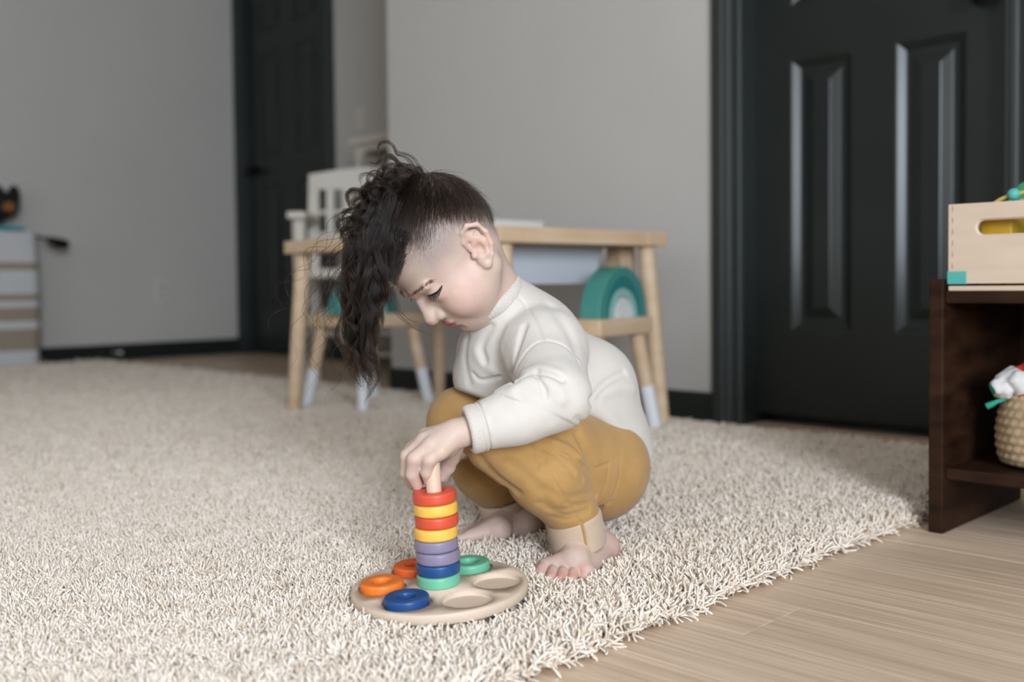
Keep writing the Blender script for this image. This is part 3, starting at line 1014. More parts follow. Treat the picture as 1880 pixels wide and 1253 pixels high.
from mathutils.geometry import delaunay_2d_cdt
BOARD_R, BOARD_T = 0.0985, 0.0125
bc_ = PZ(807, 1073, 0.0405)
board = empty('sorting_board', bc_, 0.0, 'round pale wooden sorting board with six recesses and a peg on the rug', 'toy')
board.rotation_euler = (math.radians(1.6), math.radians(-2.6), math.radians(4))
REC_R, REC_POS, REC_D = 0.0272, 0.0640, 0.0052
recs = [(REC_POS * math.cos(math.radians(a)), REC_POS * math.sin(math.radians(a))) for a in (-3, 57, 117, 177, 237, 297)]
bm = bmesh.new()
no, nh = 96, 40
co, edges = [], []
def add_loop(cx, cy, r, n):
    s0 = len(co)
    for i in range(n):
        a_ = 2 * math.pi * i / n
        co.append(Vector((cx + r * math.cos(a_), cy + r * math.sin(a_))))
        edges.append((s0 + i, s0 + (i + 1) % n))
    return s0
add_loop(0, 0, BOARD_R - 0.0025, no)
hs_ = [add_loop(x, y, REC_R + 0.0007, nh) for x, y in recs]
v2, e2, f2, *_ = delaunay_2d_cdt(co, edges, [], 0, 1e-7)
tv = [bm.verts.new((v.x, v.y, 0)) for v in v2]
for f in f2:
    cx_ = sum(v2[i].x for i in f) / 3; cy_ = sum(v2[i].y for i in f) / 3
    if math.hypot(cx_, cy_) > BOARD_R or any(math.hypot(cx_ - x, cy_ - y) < REC_R for x, y in recs): continue
    bm.faces.new([tv[i] for i in f])
def ring_down(verts, center, steps, cap):
    prev = verts
    for r, z in steps:
        cur = []
        for v in verts:
            d_ = Vector((v.co.x - center[0], v.co.y - center[1])).normalized() * r
            cur.append(bm.verts.new((center[0] + d_.x, center[1] + d_.y, z)))
        for i in range(len(prev)):
            j = (i + 1) % len(prev)
            bm.faces.new((prev[i], prev[j], cur[j], cur[i]))
        prev = cur
    if cap: bm.faces.new(prev)
ring_down(tv[0:no], (0, 0), [(BOARD_R - 0.0007, -0.0007), (BOARD_R, -0.0025), (BOARD_R, -0.008), (BOARD_R - 0.0015, -BOARD_T + 0.001), (BOARD_R - 0.008, -BOARD_T), (BOARD_R - 0.016, -BOARD_T), (BOARD_R - 0.017, -BOARD_T - 0.005), (BOARD_R - 0.018, -BOARD_T - 0.008)], True)
for s0, c in zip(hs_, recs):
    ring_down(tv[s0:s0 + nh], c, [(REC_R, -0.0006), (REC_R, -REC_D + 0.0012), (REC_R - 0.0012, -REC_D)], True)
o = from_bm('board', bm, mottled('pale_beech', (0.62, 0.49, 0.375), (0.68, 0.55, 0.43), 5, 0.5, 0.03, 60, 0.4, 5, (1.2, 8, 8)), board, True)
o.data.set_sharp_from_angle(angle=math.radians(28))
PEG_R, PEG_H = 0.0084, 0.140
lathe('peg', [(0, 0.0), (PEG_R, 0.0), (PEG_R, PEG_H - 0.004), (PEG_R - 0.0015, PEG_H - 0.001), (PEG_R - 0.004, PEG_H), (0, PEG_H)], mottled('beech_dowel', (0.63, 0.43, 0.31), (0.70, 0.51, 0.38), 6, 0.5, 0.04, 60, 0.4, 5, (9, 9, 1.2)), board, 28)

RT, RO, RI = 0.0132, 0.0243, 0.0098


def ring_mesh(material):
    prof = []
    fo, fi = 0.0030, 0.0034
    def arc(cx, cz, r, a0, a1, n=5):
        for i in range(n + 1):
            a_ = math.radians(a0 + (a1 - a0) * i / n)
            prof.append((cx + r * math.cos(a_), cz + r * math.sin(a_)))
    arc(RO - fo, fo, fo, -90, 0); arc(RO - fo, RT - fo, fo, 0, 90)
    arc(RI + fi, RT - fi, fi, 90, 180); arc(RI + fi, fi, fi, 180, 270)
    prof.append(prof[0])
    o = lathe('ring', prof, material, None, 56, True, False)
    me = o.data
    bpy.data.objects.remove(o)
    return me


def paint(name, c):
    return mottled(name, c, tuple(x * 1.06 for x in c), 25, 0.38, 0.05, 120, 0.45)


RM = {k: ring_mesh(paint(k + '_ring_paint', c)) for k, c in {
    'red': (0.60, 0.075, 0.035), 'yellow': (0.80, 0.46, 0.075), 'purple': (0.225, 0.190, 0.280), 'blue': (0.012, 0.062, 0.20),
    'green': (0.135, 0.43, 0.27), 'orange': (0.78, 0.185, 0.022), 'vermilion': (0.68, 0.11, 0.02)}.items()}
BM_ = Matrix.Translation(Vector(bc_)) @ board.rotation_euler.to_matrix().to_4x4()
stack = [('green', 'green wooden ring at the bottom of the stack on the peg'), ('blue', 'dark blue wooden ring second from the bottom on the peg'),
         ('purple', 'lower of the two purple wooden rings on the peg'), ('purple', 'upper of the two purple wooden rings on the peg'),
         ('yellow', 'yellow wooden ring resting on the purple rings on the peg'), ('red', 'red wooden ring between the two yellow rings on the peg'),
         ('yellow', 'yellow wooden ring under the topmost red ring on the peg'), ('red', 'topmost red wooden ring on the peg under the fingers')]
sr = random.Random(3)
for i, (k, lab) in enumerate(stack):
    o = bpy.data.objects.new(k + '_ring', RM[k]); COL.objects.link(o)
    o.matrix_world = BM_ @ Matrix.Translation((sr.uniform(-0.0011, 0.0011), sr.uniform(-0.0011, 0.0011), i * (RT + 0.00012))) @ Matrix.Rotation(math.radians([0, 0, 0, 0, 0, 0, -0.4, -1.0][i]), 4, 'Y')
    tag(o, lab, 'toy ring', 'rings of the sorting toy')
for ri_, k, lab in ((3, 'orange', 'orange wooden ring in its recess beside the blue ring'), (4, 'blue', 'blue wooden ring lying in the front recess of the board'),
                    (2, 'vermilion', 'red-orange wooden ring in the recess behind the stack'), (1, 'green', 'green wooden ring lying in the back recess of the board')):
    o = bpy.data.objects.new(k + '_ring', RM[k]); COL.objects.link(o)
    o.matrix_world = BM_ @ Matrix.Translation((recs[ri_][0], recs[ri_][1], -REC_D + 0.0001))
    tag(o, lab, 'toy ring', 'rings of the sorting toy')
RUG_PRESS += [(bc_[0], bc_[1], BOARD_R - 0.006, 0.012, 0.42)]

# ------------------------------------------------------------------ signed-distance modelling (smooth blends, meshed with surface nets)
def smin(a, b, k):
    if k <= 0: return np.minimum(a, b)
    h = np.clip(0.5 + 0.5 * (b - a) / k, 0, 1)
    return b + (a - b) * h - k * h * (1 - h)


def op_cone(a, b, r1, r2, k=0.01, mode='u'):
    a = np.asarray(a, np.float32); b = np.asarray(b, np.float32)
    ba = b - a; l2 = float(ba @ ba); rr = r1 - r2; a2 = l2 - rr * rr; il2 = 1.0 / l2
    def f(p):
        pa = p - a
        y = pa @ ba; z = y - l2
        q = pa * l2 - y[..., None] * ba
        x2 = np.einsum('...i,...i->...', q, q)
        y2 = y * y * l2; z2 = z * z * l2
        kk = np.sign(rr) * rr * rr * x2
        d = (np.sqrt(np.maximum(x2 * a2 * il2, 0)) + y * rr) * il2 - r1
        c1 = np.sign(z) * a2 * z2 > kk
        c2 = np.sign(y) * a2 * y2 < kk
        d = np.where(c1, np.sqrt(x2 + z2) * il2 - r2, np.where(c2, np.sqrt(x2 + y2) * il2 - r1, d))
        return d
    return (mode, k, f, (a + b) / 2, math.sqrt(l2) / 2 + max(r1, r2))


def op_ball(c, r, k=0.01, mode='u'):
    c = np.asarray(c, np.float32)
    return (mode, k, lambda p: np.linalg.norm(p - c, axis=-1) - r, c, r)


def op_ell(c, radii, axes=None, k=0.01, mode='u'):
    c = np.asarray(c, np.float32); r = np.asarray(radii, np.float32)
    A = np.eye(3, dtype=np.float32) if axes is None else np.asarray(axes, np.float32)   # columns = axes
    def f(p):
        q = (p - c) @ A
        k0 = np.linalg.norm(q / r, axis=-1); k1 = np.linalg.norm(q / (r * r), axis=-1)
        return k0 * (k0 - 1) / np.maximum(k1, 1e-6)
    return (mode, k, f, c, float(r.max()))


def op_cyl(a, b, r, rnd=0.003, k=0.0, mode='u', r2=None):
    """flat-ended cylinder (or cone) with rounded rims"""
    a = np.asarray(a, np.float32); b = np.asarray(b, np.float32)
    ba = b - a; ln = float(np.linalg.norm(ba)); ax = ba / ln
    r2 = r if r2 is None else r2
    def f(p):
        pa = p - a
        y = pa @ ax
        x = np.linalg.norm(pa - y[..., None] * ax, axis=-1)
        rad = r + (r2 - r) * np.clip(y / ln, 0, 1)
        dx = x - rad + rnd; dy = np.abs(y - ln / 2) - ln / 2 + rnd
        return np.minimum(np.maximum(dx, dy), 0) + np.sqrt(np.maximum(dx, 0) ** 2 + np.maximum(dy, 0) ** 2) - rnd
    return (mode, k, f, (a + b) / 2, math.hypot(ln / 2, max(r, r2)))


def op_plane(c, n, k=0.004):
    """cut away everything on the +n side"""
    c = np.asarray(c, np.float32); n = np.asarray(n, np.float32); n = n / np.linalg.norm(n)
    return ('i', k, lambda p: (p - c) @ n, c, 9.0)


def op_torus(c, n, R_, r, k=0.003, mode='u', flat=1.0):
    c = np.asarray(c, np.float32); n = np.asarray(n, np.float32); n = n / np.linalg.norm(n)
    def f(p):
        q = p - c
        h = q @ n
        x = np.linalg.norm(q - h[..., None] * n, axis=-1) - R_
        return np.sqrt(x * x + (h * flat) ** 2) - r
    return (mode, k, f, c, R_ + r)


def op_crease(pts, amp, width):
    """groove (amp>0) or ridge (amp<0) along a polyline lying on the surface"""
    pts = np.asarray(pts, np.float32)
    c = pts.mean(0); r = float(np.linalg.norm(pts - c, axis=1).max()) + 3 * width
    n = len(pts)
    def f(p):
        best = None
        for i in range(n - 1):
            a = pts[i]; ba = pts[i + 1] - a
            pa = p - a
            t = np.clip((pa @ ba) / max(float(ba @ ba), 1e-12), 0, 1)
            q = pa - t[..., None] * ba
            d2 = np.einsum('...i,...i->...', q, q)
            best = d2 if best is None else np.minimum(best, d2)
        # fade at the two ends
        return amp * np.exp(-best / (width * width))
    return ('c', 0.0, f, c, r)


def op_bump(fn, c, r):
    return ('c', 0.0, fn, np.asarray(c, np.float32), r)


def sdf_eval(ops, p, centers=None, brad=0.0):
    """p: (nblocks, npts, 3) with block centres, or (n,3)"""
    d = np.full(p.shape[:-1], 0.5, np.float32)
    for mode, k, f, c, r in ops:
        if centers is not None:
            m = np.linalg.norm(centers - c, axis=1) < r + k + brad + 0.012
            if not m.any(): continue
            if m.all(): m = slice(None)
        else:
            m = slice(None)
        v = f(p[m]).astype(np.float32)
        cur = d[m]
        if mode == 'u': cur = smin(cur, v, k)
        elif mode == 's': cur = -smin(-cur, v, k)
        elif mode == 'i': cur = -smin(-cur, -v, k)
        else: cur = cur + v
        d[m] = cur
    return d


def sdf_mesh(ops, lo, hi, h):
    lo = np.asarray(lo, np.float64); hi = np.asarray(hi, np.float64)
    Bn = 8
    nb = np.ceil((hi - lo) / (h * Bn)).astype(int)
    dims = nb * Bn + 1
    bi = np.stack(np.meshgrid(*[np.arange(n) for n in nb], indexing='ij'), -1).reshape(-1, 3)
    cen = (lo + (bi + 0.5) * Bn * h).astype(np.float32)
    brad = Bn * h * 0.5 * math.sqrt(3)
    dc = sdf_eval(ops, cen[:, None, :], cen, brad * 1.2)[:, 0]
    act = np.abs(dc) < brad * 1.25 + 0.003
    G = np.ones(dims, np.float32)
    # inside far blocks negative
    g = np.repeat(np.repeat(np.repeat(np.where(dc < 0, -1, 1).reshape(nb), Bn, 0), Bn, 1), Bn, 2).astype(np.float32)
    G[:-1, :-1, :-1] = g
    loc = np.stack(np.meshgrid(*[np.arange(Bn + 1)] * 3, indexing='ij'), -1).reshape(-1, 3)
    ab = bi[act]; ac = cen[act]
    for s in range(0, len(ab), 600):
        idx = ab[s:s + 600, None, :] * Bn + loc[None]
        pts = (lo + idx * h).astype(np.float32)
        v = sdf_eval(ops, pts, ac[s:s + 600], brad)
        G[idx[..., 0], idx[..., 1], idx[..., 2]] = v
    return surface_nets(G, lo, h)


def surface_nets(G, lo, h):
    S = G < 0
    c = S[:-1, :-1, :-1].astype(np.int8)
    tot = np.zeros_like(c)
    for dx in (0, 1):
        for dy in (0, 1):
            for dz in (0, 1):
                tot += S[dx:S.shape[0] - 1 + dx, dy:S.shape[1] - 1 + dy, dz:S.shape[2] - 1 + dz]
    cells = np.argwhere((tot > 0) & (tot < 8))
    vid = np.full(tot.shape, -1, np.int32)
    vid[cells[:, 0], cells[:, 1], cells[:, 2]] = np.arange(len(cells))
    corners = [(dx, dy, dz) for dx in (0, 1) for dy in (0, 1) for dz in (0, 1)]
    vals = np.stack([G[cells[:, 0] + a, cells[:, 1] + b_, cells[:, 2] + c_] for a, b_, c_ in corners], 1)
    acc = np.zeros((len(cells), 3)); cnt = np.zeros(len(cells))
    for i, ca in enumerate(corners):
        for j, cb in enumerate(corners):
            if j <= i or sum(abs(x - y) for x, y in zip(ca, cb)) != 1: continue
            va, vb = vals[:, i], vals[:, j]
            m = (va < 0) != (vb < 0)
            t = np.where(m, va / np.where(m, va - vb, 1), 0)[:, None]
            p = np.array(ca) + t * (np.array(cb) - np.array(ca))
            acc += np.where(m[:, None], p, 0); cnt += m
    V = lo + (cells + acc / cnt[:, None]) * h
    F = []
    for ax in range(3):
        u, w = (ax + 1) % 3, (ax + 2) % 3
        sl0 = [slice(None)] * 3; sl1 = [slice(None)] * 3
        sl0[ax] = slice(0, -1); sl1[ax] = slice(1, None)
        ch = S[tuple(sl0)] != S[tuple(sl1)]
        e = np.argwhere(ch)
        e = e[(e[:, u] > 0) & (e[:, w] > 0) & (e[:, u] < tot.shape[u]) & (e[:, w] < tot.shape[w]) & (e[:, ax] < tot.shape[ax])]
        def cid(du, dw):
            q = e.copy(); q[:, u] -= du; q[:, w] -= dw
            return vid[q[:, 0], q[:, 1], q[:, 2]]
        q = np.stack([cid(1, 1), cid(0, 1), cid(0, 0), cid(1, 0)], 1)
        flip = ~S[tuple(e.T)]
        q[flip] = q[flip][:, ::-1]
        F.append(q)
    F = np.concatenate(F)
    F = F[(F >= 0).all(1)]
    return V, F


def mesh_np(name, V, F, material, parent=None):
    me = bpy.data.meshes.new(name)
    me.vertices.add(len(V)); me.vertices.foreach_set('co', np.asarray(V, np.float32).ravel())
    me.loops.add(F.size); me.loops.foreach_set('vertex_index', F.astype(np.int32).ravel())
    me.polygons.add(len(F)); me.polygons.foreach_set('loop_start', np.arange(0, F.size, F.shape[1], dtype=np.int32))
    me.polygons.foreach_set('loop_total', np.full(len(F), F.shape[1], np.int32))
    me.update(calc_edges=True); me.validate()
    o = link(name, me, material, parent, True)
    return o


def hits(ops, pix, d0=0.85, d1=1.9):
    """first surface point along the camera ray of each pixel (used to measure where seams, lashes and lips lie on the body)"""
    pix = np.asarray(pix, float)
    v = np.stack([(pix[:, 0] - CXP) / FPX, -(pix[:, 1] - AXIS_Y) / FPX, -np.ones(len(pix))], 1) @ CR.T
    v /= np.linalg.norm(v, axis=1)[:, None]
    o_ = np.array([0, 0, CAM_Z])
    t = np.full(len(pix), d0)
    for _ in range(90):
        d = sdf_eval(ops, (o_ + v * t[:, None]).astype(np.float32)[:, None, :])[:, 0]
        t = np.minimum(t + d * 0.7, d1)
    return o_ + v * t[:, None], t < d1 - 1e-3


def dense(pix, n=24):
    pix = np.asarray(pix, float)
    # Catmull-Rom through the points
    q = np.vstack([2 * pix[0] - pix[1], pix, 2 * pix[-1] - pix[-2]])
    out = []
    m = len(pix) - 1
    for s in range(n + 1):
        x = s / n * m; i = min(int(x), m - 1); f = x - i
        p0, p1, p2, p3 = q[i], q[i + 1], q[i + 2], q[i + 3]
        out.append(0.5 * ((2 * p1) + (-p0 + p2) * f + (2 * p0 - 5 * p1 + 4 * p2 - p3) * f * f + (-p0 + 3 * p1 - 3 * p2 + p3) * f ** 3))
    return np.array(out)


def crease_px(ops, pix, amp, width, n=10):
    p, ok = hits(ops, dense(pix, n))
    p = p[ok]
    return op_crease(p, amp, width) if len(p) > 1 else None

# ------------------------------------------------------------------ the crouching child
child = empty('person', (0.06, 1.32, 0.0), 0.0, 'toddler in cream sweatshirt and mustard trousers crouching, reaching for the stacking peg', 'person')


def put(o):
    """parent a mesh given in world coordinates to the child"""
    o.parent = child
    o.matrix_parent_inverse = Matrix.Translation(-child.location)
    return o


# --- head frame (forward, left, up) measured from the face
HR = np.array([[-0.479, 0.454, -0.751], [-0.242, -0.891, -0.384], [-0.844, -0.003, 0.537]])
u_, s_, v_ = np.linalg.svd(HR); HR = u_ @ v_
HC = P(829, 459, 1.305)
HS = 0.955


def Hd(f, l, u):
    return HC + HR @ (np.array([f, l, u]) * HS)


def hell(c, r, k=0.01, mode='u', tilt=0.0, yaw=0.0):
    A = HR.copy()
    if tilt: A = A @ np.array(Matrix.Rotation(tilt, 3, 'Y'))
    if yaw: A = A @ np.array(Matrix.Rotation(yaw, 3, 'Z'))
    return op_ell(Hd(*c), np.array(r) * HS, A, k, mode)


def hcone(a, b, r1, r2, k=0.01, mode='u'):
    return op_cone(Hd(*a), Hd(*b), r1 * HS, r2 * HS, k, mode)


def hball(c, r, k=0.01, mode='u'):
    return op_ball(Hd(*c), r * HS, k, mode)


head = [
    hell((-0.009, 0, 0.036), (0.0735, 0.067, 0.074), 0.0),
    hell((0.026, 0, 0.040), (0.054, 0.058, 0.056), 0.02),
    hell((-0.026, 0, 0.010), (0.042, 0.052, 0.044), 0.02),
    hell((0.030, 0, -0.022), (0.048, 0.052, 0.060), 0.025),
]
for s in (-1, 1):
    head += [hell((0.042, s * 0.034, -0.034), (0.034, 0.027, 0.031), 0.018),
             hcone((0.002, s * 0.048, -0.036), (0.052, s * 0.014, -0.068), 0.019, 0.017, 0.02)]
head += [
    hball((0.062, 0, -0.066), 0.0185, 0.016),
    hell((0.064, 0, -0.044), (0.021, 0.025, 0.021), 0.014),          # muzzle
    hcone((0.0755, 0, 0.009), (0.0885, 0, -0.019), 0.0066, 0.0095, 0.012),   # nose
    hball((0.0905, 0, -0.0230), 0.0104, 0.005),
]
for s in (-1, 1):
    head += [hball((0.0825, s * 0.0108, -0.0270), 0.0074, 0.004),
             hball((0.0885, s * 0.0300, 0.0015), 0.0130, 0.016, 's'),   # eye socket
             hball((0.0605, s * 0.0290, 0.0005), 0.0150, 0.006),        # lid over the eyeball
             hcone((0.0795, s * 0.010, 0.0185), (0.0690, s * 0.040, 0.0195), 0.0045, 0.004, 0.010),   # brow ridge
             hcone((0.0845, s * 0.0050, -0.0335), (0.0825, s * 0.0072, -0.0290), 0.0020, 0.0016, 0.003, 's')]  # nostril
head += [
    hell((0.0815, 0, -0.0445), (0.0072, 0.0165, 0.0052), 0.003),     # upper lip
    hell((0.0810, 0, -0.0535), (0.0072, 0.0140, 0.0056), 0.003),     # lower lip
    hcone((0.0885, 0, -0.0485), (0.0790, 0.0170, -0.0475), 0.0012, 0.0010, 0.003, 's'),
    hcone((0.0885, 0, -0.0485), (0.0790, -0.0170, -0.0475), 0.0012, 0.0010, 0.003, 's'),
    hcone((0.082, -0.008, -0.0605), (0.082, 0.008, -0.0605), 0.004, 0.004, 0.008, 's'),
]
# ears: plate, helix rim, antihelix, lobe, tragus; concha carved
EAR_T = math.radians(-22)


def ear_pt(s, x, z, y=0.0):
    """ear plane: x backwards, z along the ear axis, y away from the skull"""
    c, sn = math.cos(EAR_T), math.sin(EAR_T)
    ax_u = np.array([sn, 0, c]) ; ax_b = np.array([-c, 0, sn])
    base = np.array([0.004, s * 0.0645, -0.002])
    flare = np.array([0, s, 0])
    x, z = x * 1.13, z * 1.13
    return base + ax_u * z + ax_b * x + flare * (y + 0.40 * max(x, 0))


for s in (-1, 1):
    plate = [(0.004, -0.016), (0.012, -0.010), (0.016, 0.004), (0.013, 0.016), (0.004, 0.020)]
    for (x0, z0), (x1, z1) in zip(plate[:-1], plate[1:]):
        head.append(hcone(ear_pt(s, x0, z0, 0.000), ear_pt(s, x1, z1, 0.000), 0.0042, 0.0042, 0.006))
    head.append(hcone(ear_pt(s, 0.004, -0.012, 0.0), ear_pt(s, 0.008, 0.014, 0.0), 0.0048, 0.0048, 0.006))
    rim = [(0.0005, 0.002), (-0.0025, 0.014), (0.001, 0.0245), (0.009, 0.0285), (0.0185, 0.0235), (0.0225, 0.011), (0.0205, -0.003), (0.0150, -0.014), (0.0085, -0.0215)]
    for i, ((x0, z0), (x1, z1)) in enumerate(zip(rim[:-1], rim[1:])):
        yy = [-0.001, 0.0008, 0.0028, 0.0035, 0.0035, 0.0035, 0.0035, 0.003, 0.002]
        head.append(hcone(ear_pt(s, x0, z0, yy[i]), ear_pt(s, x1, z1, yy[i + 1]), 0.0031, 0.0031, 0.003))
    head.append(hball(ear_pt(s, 0.0060, -0.0215, 0.001), 0.0060, 0.004))
    anti = [(0.004, 0.014), (0.0115, 0.0115), (0.0145, 0.002), (0.0115, -0.008)]
    for (x0, z0), (x1, z1) in zip(anti[:-1], anti[1:]):
        head.append(hcone(ear_pt(s, x0, z0, 0.0020), ear_pt(s, x1, z1, 0.0020), 0.0028, 0.0028, 0.0025))
    head.append(hell(ear_pt(s, 0.0065, -0.0015, 0.0065), (0.0062, 0.0060, 0.0085), 0.003, 's'))
    head.append(hell(ear_pt(s, 0.0130, 0.0170, 0.0060), (0.0060, 0.0040, 0.0040), 0.003, 's'))
    head.append(hball(ear_pt(s, -0.0010, -0.0050, 0.0030), 0.0040, 0.004))

# --- neck, torso
NB = P(908, 556, 1.352)
neck = [op_cone(Hd(-0.012, 0, -0.030), NB, 0.037, 0.038, 0.02)]
S1, S2, S3 = P(968, 640, 1.385), P(1040, 735, 1.415), P(1098, 822, 1.435)
torso = [op_cone(NB, S1, 0.036, 0.050, 0.03), op_cone(S1, S2, 0.052, 0.062, 0.03), op_cone(S2, S3, 0.064, 0.054, 0.03)]
shN, shF = P(1000, 632, 1.300), P(905, 640, 1.490)
elN, wrN = P(1015, 736, 1.190), P(850, 794, 1.152)
elF, wrF = P(880, 760, 1.455), P(872, 800, 1.36)
hipN, knN, anN = P(1092, 852, 1.375), P(915, 800, 1.228), P(1062, 978, 1.290)
hipF, knF, anF = P(1080, 840, 1.500), P(842, 772, 1.400), P(932, 935, 1.462)
arms = [op_cone(S1, shN, 0.044, 0.030, 0.02), op_cone(shN, elN, 0.028, 0.022, 0.012), op_cone(elN, wrN, 0.021, 0.0168, 0.008),
        op_cone(S1, shF, 0.044, 0.030, 0.02), op_cone(shF, elF, 0.032, 0.026, 0.012), op_cone(elF, wrF, 0.026, 0.0175, 0.012)]
legs = [op_cone(S3, hipN, 0.06, 0.052, 0.03), op_cone(hipN, knN, 0.046, 0.030, 0.02), op_cone(knN, anN, 0.029, 0.020, 0.010),
        op_cone(S3, hipF, 0.06, 0.052, 0.03), op_cone(hipF, knF, 0.046, 0.030, 0.02), op_cone(knF, anF, 0.029, 0.020, 0.010)]

# --- near hand closing on the peg
DHND = 0.030
fingers = {
    'little': [(809, 829, 1.1025), (788, 845, 1.0990), (784, 868, 1.1045), (788, 886, 1.1110)],
    'ring': [(792, 818, 1.1070), (761, 843, 1.1040), (757, 871, 1.1100), (766, 892, 1.1170)],
    'middle': [(780, 810, 1.1180), (749, 838, 1.1190), (747, 868, 1.1260), (758, 890, 1.1330)],
    'index': [(782, 803, 1.1300), (756, 826, 1.1420), (757, 856, 1.1480), (772, 882, 1.1480)],
}
frad = {'little': (0.0085, 0.0078, 0.0070, 0.0058), 'ring': (0.0090, 0.0084, 0.0075, 0.0062), 'middle': (0.0092, 0.0086, 0.0077, 0.0064), 'index': (0.0092, 0.0084, 0.0076, 0.0062)}
hand = []
wr2 = P(836, 797, 1.150)
FJ = {}
for nm, js in fingers.items():
    J = [P(x, y, d + DHND) for x, y, d in js]
    FJ[nm] = J
    r = frad[nm]
    hand.append(op_cone(wr2, J[0], 0.0150, r[0] + 0.0012, 0.0045))
for nm, J in FJ.items():
    r = frad[nm]
    for i in range(3):
        hand.append(op_cone(J[i], J[i + 1], r[i], r[i + 1], 0.0035 if i == 0 else 0.0025))
TH = [P(832, 815, 1.162), P(829, 838, 1.178), P(822, 858, 1.186), P(811, 876, 1.187)]
for i, (r1, r2) in enumerate(((0.0135, 0.0100), (0.0098, 0.0085), (0.0085, 0.0066))):
    hand.append(op_cone(TH[i], TH[i + 1], r1, r2, 0.004 if i == 0 else 0.003))
hand.append(op_cone(P(822, 822, 1.150), P(800, 822, 1.148), 0.0115, 0.0100, 0.005))
# far hand rests on the far knee (hidden): compact relaxed hand
fh0 = wrF
fdir = np.array([-0.75, -0.45, -0.48]); fdir /= np.linalg.norm(fdir)
fsid = np.cross(fdir, [0, 0, 1]); fsid /= np.linalg.norm(fsid)
for q in range(4):
    b0 = fh0 + fdir * 0.035 + fsid * (q - 1.5) * 0.0125
    hand += [op_cone(fh0, b0, 0.015, 0.010, 0.008), op_cone(b0, b0 + fdir * 0.018 + np.array([0, 0, -0.006]), 0.0075, 0.0068, 0.0025), op_cone(b0 + fdir * 0.018 + np.array([0, 0, -0.006]), b0 + fdir * 0.028 + np.array([0, 0, -0.018]), 0.0068, 0.0055, 0.0025)]
hand += [op_cone(fh0, fh0 + fdir * 0.02 + fsid * -0.024, 0.011, 0.008, 0.006), op_cone(fh0 + fdir * 0.02 + fsid * -0.024, fh0 + fdir * 0.038 + fsid * -0.030, 0.008, 0.006, 0.003)]

# --- feet
feet = []
heelN, midN = PZ(1108, 1006, 0.034), PZ(1056, 1030, 0.036)
feet += [op_cone(anN, heelN, 0.0215, 0.0215, 0.010), op_cone(anN, midN, 0.0220, 0.0170, 0.012)]
toeN_base = [(1002, 1040), (1019, 1040), (1037, 1042), (1056, 1045), (1077, 1049)]
toeN_tip = [(991, 1056), (1011, 1063), (1030, 1066), (1050, 1066), (1073, 1061)]
toe_r = [0.0088, 0.0074, 0.0072, 0.0071, 0.0074]
for (bx_, by_), (tx_, ty_), r in zip(toeN_base, toeN_tip, toe_r):
    b0 = PZ(bx_, by_, 0.029)
    feet += [op_cone(midN, b0, 0.0165, 0.0092, 0.0045), op_cone(heelN, b0, 0.0165, 0.0088, 0.0045)]
for (bx_, by_), (tx_, ty_), r in zip(toeN_base, toeN_tip, toe_r):
    b0 = PZ(bx_, by_, 0.029); t0 = PZ(tx_, ty_, 0.0225)
    m0 = b0 * 0.45 + t0 * 0.55 + np.array([0, 0, 0.0015])
    feet += [op_cone(b0, m0, r * 0.94, r * 0.90, 0.0020), op_cone(m0, t0, r * 0.92, r * 0.95, 0.0012)]
heelF, midF = PZ(966, 964, 0.036), PZ(915, 972, 0.038)
toeF_base = [PZ(872, 978, 0.030) + np.array([0.010, 0.045, 0]) * (i - 2) * 0.28 for i in range(5)]
feet += [op_cone(anF, heelF, 0.0215, 0.0215, 0.010), op_cone(anF, midF, 0.0220, 0.0170, 0.012)]
tdir = np.array([-0.93, -0.36, -0.12]); tdir /= np.linalg.norm(tdir)
for i, b0 in enumerate(toeF_base):
    feet += [op_cone(midF, b0, 0.0165, 0.0092, 0.0045), op_cone(heelF, b0, 0.0165, 0.0088, 0.0045)]
for i, b0 in enumerate(toeF_base):
    r = [0.0074, 0.0072, 0.0074, 0.0076, 0.0090][i]
    ln = [0.018, 0.020, 0.022, 0.023, 0.024][i]
    feet += [op_cone(b0, b0 + tdir * ln, r, r * 0.92, 0.002)]

body_ops = head + neck + torso + arms + legs + hand + feet
V, F = sdf_mesh(body_ops, (-0.24, 1.02, 0.004), (0.26, 1.66, 0.56), 0.0017)
print('body verts', len(V))

# skin tones as a colour attribute: lips, cheeks, ears, fingertips, toes, shaved scalp
skin0 = np.array([0.56, 0.415, 0.345]); 
col = np.tile(skin0, (len(V), 1))
Q = (V - HC) @ HR / HS       # head coordinates


def blend(mask, c):
    global col
    col = col * (1 - mask[:, None]) + np.array(c) * mask[:, None]


def soft(d, r0, r1):
    return np.clip((r1 - d) / (r1 - r0), 0, 1) ** 1.2


inhead = np.linalg.norm(Q, axis=1) < 0.16
for s in (-1, 1):
    blend(0.55 * soft(np.linalg.norm(Q - np.array([0.055, s * 0.045, -0.030]), axis=1), 0.005, 0.040), (0.62, 0.335, 0.285))
    e_ = np.array([-0.012, s * 0.075, 0.002])
    m_ = soft(np.linalg.norm(Q - e_, axis=1), 0.010, 0.036) * (np.abs(Q[:, 1]) > 0.062)
    blend(0.40 * m_, (0.58, 0.34, 0.265))
    lid = np.linalg.norm((Q - np.array([0.073, s * 0.030, 0.003])) / np.array([1, 1.5, 1]), axis=1)
    blend(0.35 * soft(lid, 0.004, 0.014), (0.56, 0.33, 0.29))
blend(0.45 * soft(np.linalg.norm(Q - np.array([0.095, 0, -0.026]), axis=1), 0.003, 0.016), (0.62, 0.36, 0.30))
lipd = np.linalg.norm((Q - np.array([0.083, 0, -0.0485])) / np.array([1.4, 1.0, 0.62]), axis=1)
lipm = soft(lipd, 0.0150, 0.0185) * (Q[:, 0] > 0.068)
blend(0.95 * lipm, (0.43, 0.11, 0.105))
